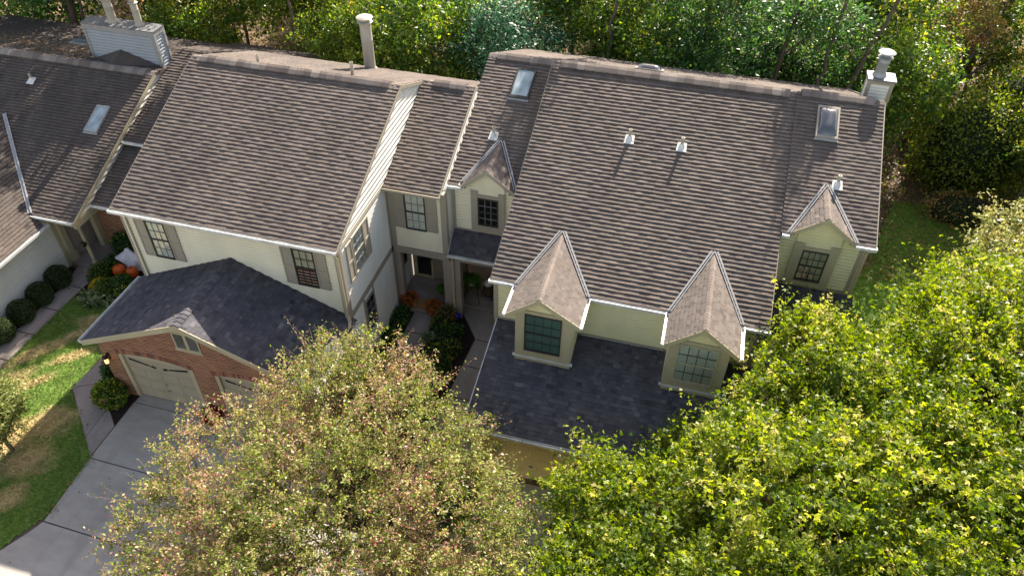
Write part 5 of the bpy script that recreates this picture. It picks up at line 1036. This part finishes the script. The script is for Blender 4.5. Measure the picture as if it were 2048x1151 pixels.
bush('chrysanthemum', 'red chrysanthemum between the two brick garage doors', 'flower', (-3.62, -2.60, .24), (.30, .26, .26), 1500, .055, 'f_red', None, 94)
C2 = 'planting in the courtyard bed'
bush('chrysanthemum', 'orange chrysanthemum at the left of the middle porch steps', 'flower', (.38, 3.66, .40), (.28, .26, .26), 1300, .055, 'f_orange', 'chrysanthemums by the middle porch', 95)
bush('chrysanthemum', 'orange-red chrysanthemum at the right of the middle porch steps', 'flower', (1.36, 3.50, .38), (.28, .26, .28), 1300, .055, 'f_orange', 'chrysanthemums by the middle porch', 96)
bush('bed_plant', 'tall bushy plant at the foot of the porch column', 'plant', (1.85, 3.25, .35), (.36, .34, .42), 1300, .07, 'f_brown', C2, 97, shell=.5)
bush('bed_plant', 'dark green plant beside the side wall left of the steps', 'plant', (.32, 2.9, .22), (.28, .55, .28), 1300, .08, 'f_dark', C2, 98, shell=.6, flower=('f_pink', 5, .09))
for i, (x, y, lb) in enumerate(((2.0, 2.5, 'leafy plant between the two walks, nearest the blue ball'), (1.95, 1.6, 'second leafy plant down the bed between the walks'), (2.3, .6, 'third leafy plant down the bed beside the garage walk'), (2.45, 1.95, 'small spreading plant on the dark mulch beside the garage walk'))):
    bush('bed_plant', lb, 'plant', (x, y, .22), (.34, .38, .28), 900, .09, 'f_green' if i % 2 else 'f_dark', C2, 99+i, shell=.5, flower=('f_pink', 3, .07) if i == 0 else None)
bush('low_hedge', 'low dark hedge beside the driveway under the crabapple', 'hedge', (4.3, -3.6, .3), (.5, .75, .35), 1800, .07, 'f_dark', None, 104)
for i, (x, y, z, r_, mt, lb) in enumerate(((1.75, 2.9, .25, .30, 'f_green', 'leafy plant at the top of the bed just below the porch column'), (2.35, 2.75, .2, .28, 'f_dark', 'low plant right of the blue ball stand'), (2.35, 1.3, .22, .32, 'f_green', 'leafy plant halfway down the bed on the garage walk side'), (1.8, .9, .25, .34, 'f_dark', 'dark plant on the porch walk side of the bed, halfway down'), (1.9, -.1, .3, .45, 'f_green', 'large leafy plant low in the bed between the walks'), (2.5, -.6, .28, .40, 'f_dark', 'dark plant at the low end of the bed by the garage walk'), (.33, 2.0, .22, .26, 'f_green', 'leafy plant by the side wall halfway down'), (.33, 1.2, .25, .28, 'f_dark', 'dark plant by the side wall under the small lower window'), (1.65, 2.2, .2, .24, 'f_hosta', 'pale striped plant in the bed beside the porch walk'))):
    bush('bed_plant', lb, 'plant', (x, y, z), (r_, r_*1.1, z+.04), 800, .085, mt, C2, 130+i, shell=.5, flower=('f_pink', 2, .06) if i in (1, 4) else None)
g = np.random.default_rng(150); n = 260; P = np.stack([g.uniform(-6.2, 11, n), g.uniform(-10, -2.4, n), np.full(n, .045)], 1); e_ = 90; P = np.concatenate([P, np.stack([-6.25+g.normal(size=e_)*.12-np.clip(-7-g.uniform(-10, -2.5, e_), 0, 3)*0, g.uniform(-6.8, -4.6, e_), np.full(e_, .045)], 1)])
x = g.uniform(4.5, 11.4, 160); y = .9-np.abs(g.normal(size=160))*1.0; ok = (y > -2.3) & (g.random(160) < .4); P = np.concatenate([P, np.stack([x, y, 2.37+.224*(y+2.44)+.03], 1)[ok]]); x = g.uniform(-6.8, 0, 40); y = g.uniform(-2.5, .1, 40); P = np.concatenate([P, np.stack([x, y, np.where(x < -3.55, 4.15+.44*(x+3.55), 4.15-.411*(x+3.55))+.03], 1)])
vv, ff, m = leaf_arrays(P, unit(g.normal(size=P.shape)*np.array([1, 1, .1])), unit(g.normal(size=P.shape)*.2+np.array([0, 0, 1])), .055*g.uniform(.5, 1.4, len(P)), T_OVAL)
tag(np_mesh('fallen_leaves', vv, ff, 'f_brown', g.random(len(ff))), 'small dry leaves scattered over the driveways and garage roofs', 'fallen leaves', kind='stuff')
def fern(c, r, n, label, seed, pot=None):
    g = np.random.default_rng(seed); t = thing('potted_fern', label, 'plant', (c[0], c[1], c[2]), 'ferns on the porches'); V_, F_, k = [], [], 0; a = g.uniform(0, 6.28, n); el = g.uniform(.1, 1.2, n)
    for i in range(n):
        m = 9; tt = (np.arange(m)+.5)/m; ro = r*g.uniform(.7, 1.1); x = ro*tt*math.cos(el[i]*.8); z = ro*(tt*math.sin(el[i])*1.1-tt**2*1.0); P = np.stack([c[0]+x*math.cos(a[i]), c[1]+x*math.sin(a[i]), c[2]+.12+z], 1); P = np.repeat(P, 2, 0); sd_ = np.tile([1, -1], m)
        D = np.stack([-math.sin(a[i])*sd_+.4*math.cos(a[i]), math.cos(a[i])*sd_+.4*math.sin(a[i]), np.full(2*m, -.25)], 1); v, f, _ = leaf_arrays(P, D, np.tile([0, 0, 1.], (2*m, 1)), .085*(1.15-np.repeat(tt, 2)), T_OVAL); V_.append(v); F_.append(f+k); k += len(v)
    F_ = np.concatenate(F_); np_mesh('fronds', np.concatenate(V_), F_, 'f_fern', g.random(len(F_)), parent=t)
    mb = MB(); mb.lathe((c[0], c[1], c[2]-.12), [(.11, 0), (.15, .24), (.16, .24), (.13, .22)], 14); mb.build('pot', pot or 'cloth', t, True); return t
fern((2.40, 4.50, .95), .60, 130, 'lush green fern in a white pot raised on the black stand', 110)
fern((1.42, 4.15, .62), .36, 70, 'green fern beside the porch column under the orange wreath', 111, 'wicker')

# ================================================================== SMALL THINGS
t = thing('plant_stand', 'black metal stand with a woven shelf under the large fern', 'stand', (2.42, 4.55, .13)); mb = MB(); mb.box(2.20, 2.66, 4.38, 4.72, .62, .80); mb.build('shelf', 'wicker', t)
for x, y in ((2.22, 4.36), (2.64, 4.36), (2.22, 4.72), (2.64, 4.72)):
    mb = MB(); e = (x-2.42)*.35; mb.bar((x+e, y-.04, .13), (x, y, .80), .022, .022, (0, 1, .1)); mb.build('leg', 'black', t)
t = thing('barrel', 'brown woven barrel holding a white pumpkin on the right porch', 'barrel', (2.90, 4.85, .13)); mb = MB(); mb.lathe((2.90, 4.85, .13), [(.15, 0), (.19, .15), (.19, .3), (.16, .44), (.01, .43)], 18); mb.build('body', 'wicker', t, True)
for z in (.2, .48): mb = MB(); mb.lathe((2.90, 4.85, z), [(.188, 0), (.192, .03)], 18); mb.build('hoop', 'black', t)
def pumpkin(name, label, c, r, mat, group=None, squash=.8):
    t = thing(name, label, 'pumpkin', (c[0], c[1], c[2]), group); mb = MB(); n = 32; k = 0; rows = 10
    for j in range(rows+1):
        ph = math.pi*j/rows
        for i in range(n):
            th = 2*math.pi*i/n; rr = r*(1-.10*abs(math.cos(th*4)))*math.sin(ph)**.85 if 0 < j < rows else .012; mb.v.append((c[0]+rr*math.cos(th), c[1]+rr*math.sin(th), c[2]+r*squash*(1-math.cos(ph)*(1 if j < rows-1 else .93))))
    for j in range(rows):
        for i in range(n): mb.f.append((j*n+i, j*n+(i+1) % n, (j+1)*n+(i+1) % n, (j+1)*n+i)); mb.t.append(.5)
    mb.build('shell', mat, t, True); s_ = MB(); s_.lathe((c[0], c[1], c[2]+r*squash*1.9), [(.03, 0), (.018, .06), (.022, .09)], 7, (.2, 0, 1)); s_.build('stem', 'trunk', t); return t
pumpkin('pumpkin', 'white pumpkin resting on the woven barrel', (2.90, 4.85, .56), .15, 'wpumpkin')
pumpkin('pumpkin', 'large glossy orange pumpkin left of the ghost', (-10.34, 2.38, .02), .24, 'pumpkin', 'orange pumpkins in the left bed', 1.0)
pumpkin('pumpkin', 'large glossy orange pumpkin in front of the ghost by the wall', (-9.84, 2.42, .02), .22, 'pumpkin', 'orange pumpkins in the left bed', 1.0)
pumpkin('pumpkin', 'small orange pumpkin low in front of the left large one', (-10.22, 2.16, .02), .12, 'pumpkin', 'orange pumpkins in the left bed')
# draped ghost
t = thing('ghost_decoration', 'white draped cloth ghost with spread arms in the left garden bed', 'decoration', (-10.0, 2.75, 0)); mb = MB(); nu, nv = 30, 14; gg = random.Random(5)
for j in range(nv+1):
    q = j/nv; z = 1.02*(1-q)+.12*q if q > .12 else 1.08-.5*q
    for i in range(nu):
        th = 2*math.pi*i/nu; base = .13*min(1, (q*5)**.5) if q < .3 else .13+.18*(q-.3); arm = .42*max(0, math.cos(th))**6+.42*max(0, -math.cos(th))**6; rr = base+arm*max(0, 1-abs(q-.42)*3.0)+.10*arm*(q > .4)+.02*math.sin(7*th+q*3)*q*2
        mb.v.append((-10.0+rr*math.cos(th+.25), 2.75+rr*math.sin(th+.25)*.8, z-(.22*arm*(q-.3) if q > .3 else 0)))
for j in range(nv):
    for i in range(nu): mb.f.append((j*nu+i, (j+1)*nu+i, (j+1)*nu+(i+1) % nu, j*nu+(i+1) % nu)); mb.t.append(.5)
mb.f.append(tuple(range(nu))); mb.t.append(.5); mb.build('drape', 'cloth', t, True)
mb = MB(); mb.tube([(-10, 2.75, 0), (-10, 2.75, .9)], .012); mb.build('stake', 'black', t)
# wall lantern
t = thing('wall_lantern', 'round black wall lantern on the brick beside the left garage door', 'lamp', (-6.72, -2.46, 1.70)); mb = MB(); mb.box(-6.76, -6.68, -2.40, -2.352, 1.62, 1.86); mb.bar((-6.72, -2.38, 1.84), (-6.72, -2.50, 1.86), .02, .02); mb.lathe((-6.72, -2.50, 1.78), [(.085, 0), (.06, .05), (.015, .09)], 14)
mb.lathe((-6.72, -2.50, 1.555), [(.03, 0), (.08, .02), (.08, .03)], 14)
for k in range(8): a = k*math.pi/4; mb.bar((-6.72+.075*math.cos(a), -2.50+.075*math.sin(a), 1.58), (-6.72+.08*math.cos(a), -2.50+.08*math.sin(a), 1.785), .008, .008, (1, 0, .1))
mb.build('cage', 'black', t); mb = MB(); mb.lathe((-6.72, -2.50, 1.585), [(.055, 0), (.06, .1), (.05, .18)], 12); mb.build('lamp_glass', 'lampglass', t, True)
# lantern on the far-left porch post
t = thing('post_lantern', 'small dark bow and lantern fixed to the far left porch post', 'lamp', (-11.50, 2.45, 1.2)); mb = MB(); mb.lathe((-11.48, 2.44, 1.05), [(.03, 0), (.06, .03), (.06, .15), (.02, .22)], 10); mb.build('body', 'black', t); mb = MB(); mb.box(-11.62, -11.40, 2.46, 2.50, 1.14, 1.22); mb.build('bow', 'black', t)
# hay bale, wreath, gazing ball, mats, plate
t = thing('hay_bale', 'rectangular straw bale between the orange chrysanthemums', 'bale', (.87, 3.62, .17)); mb = MB(); mb.box(.56, 1.18, 3.50, 3.80, .175, .40); mb.build('bale', 'hay', t); mb = MB(); mb.box(.70, .715, 3.49, 3.81, .172, .406); mb.box(1.02, 1.035, 3.49, 3.81, .172, .406); mb.build('twine', 'wicker', t)
vv = []; g = np.random.default_rng(120); n = 500; th = g.uniform(0, 6.28, n); P = np.stack([1.10+.16*np.cos(th), np.full(n, 4.93), 1.62+.16*np.sin(th)], 1)+g.normal(size=(n, 3))*.03
v, f, m = leaf_arrays(P, unit(g.normal(size=P.shape)), unit(g.normal(size=P.shape)+np.array([0, -1, 0])), .07*g.uniform(.6, 1.2, n), T_OVAL); tag(np_mesh('wreath', v, f, 'f_orange', g.random(len(f))), 'orange autumn wreath hanging beside the middle storm door', 'wreath')
t = thing('gazing_ball', 'glossy cobalt blue glass ball in the courtyard bed', 'ornament', (2.22, 3.42, 0)); mb = MB(); mb.lathe((2.22, 3.42, .16), [(max(.004, .11*math.sin(math.pi*i/12)), -.11*math.cos(math.pi*i/12)+.11) for i in range(13)], 20); mb.build('ball', 'blueball', t, True); mb = MB(); mb.lathe((2.22, 3.42, 0), [(.07, 0), (.03, .06), (.05, .17)], 12); mb.build('stand', 'black', t, True)
t = thing('door_mat', 'dark grey door mat on the right porch floor', 'mat', (3.2, 4.9, .13)); mb = MB(); mb.box(3.02, 3.42, 4.62, 5.1, .132, .147); mb.build('pile', 'joint', t); mb = MB(); mb.box(3.0, 3.44, 4.60, 4.62, .132, .15); mb.build('binding', 'black', t)
# neighbouring metal roof at the right edge
t = thing('shed', 'blue-grey ribbed metal roofed shed at the right edge behind trees', 'shed', (22.6, 13.6, 0)); mb = MB(); mb.box(21.9, 25, 12.2, 15.2, 0, 2.0); mb.build('wall', 'taupe', t); mb = MB(); mb.hexa([(21.5, 11.9, 2.25), (25.3, 11.9, 2.25), (25.3, 15.5, 2.9), (21.5, 15.5, 2.9), (21.5, 11.9, 2.32), (25.3, 11.9, 2.32), (25.3, 15.5, 2.97), (21.5, 15.5, 2.97)])
for i in range(20): x = 21.55+i*.19; mb.hexa([(x, 11.9, 2.321), (x+.04, 11.9, 2.321), (x+.04, 15.5, 2.971), (x, 15.5, 2.971), (x, 11.9, 2.36), (x+.04, 11.9, 2.36), (x+.04, 15.5, 3.01), (x, 15.5, 3.01)])
mb.build('roof', 'bluemetal', t)
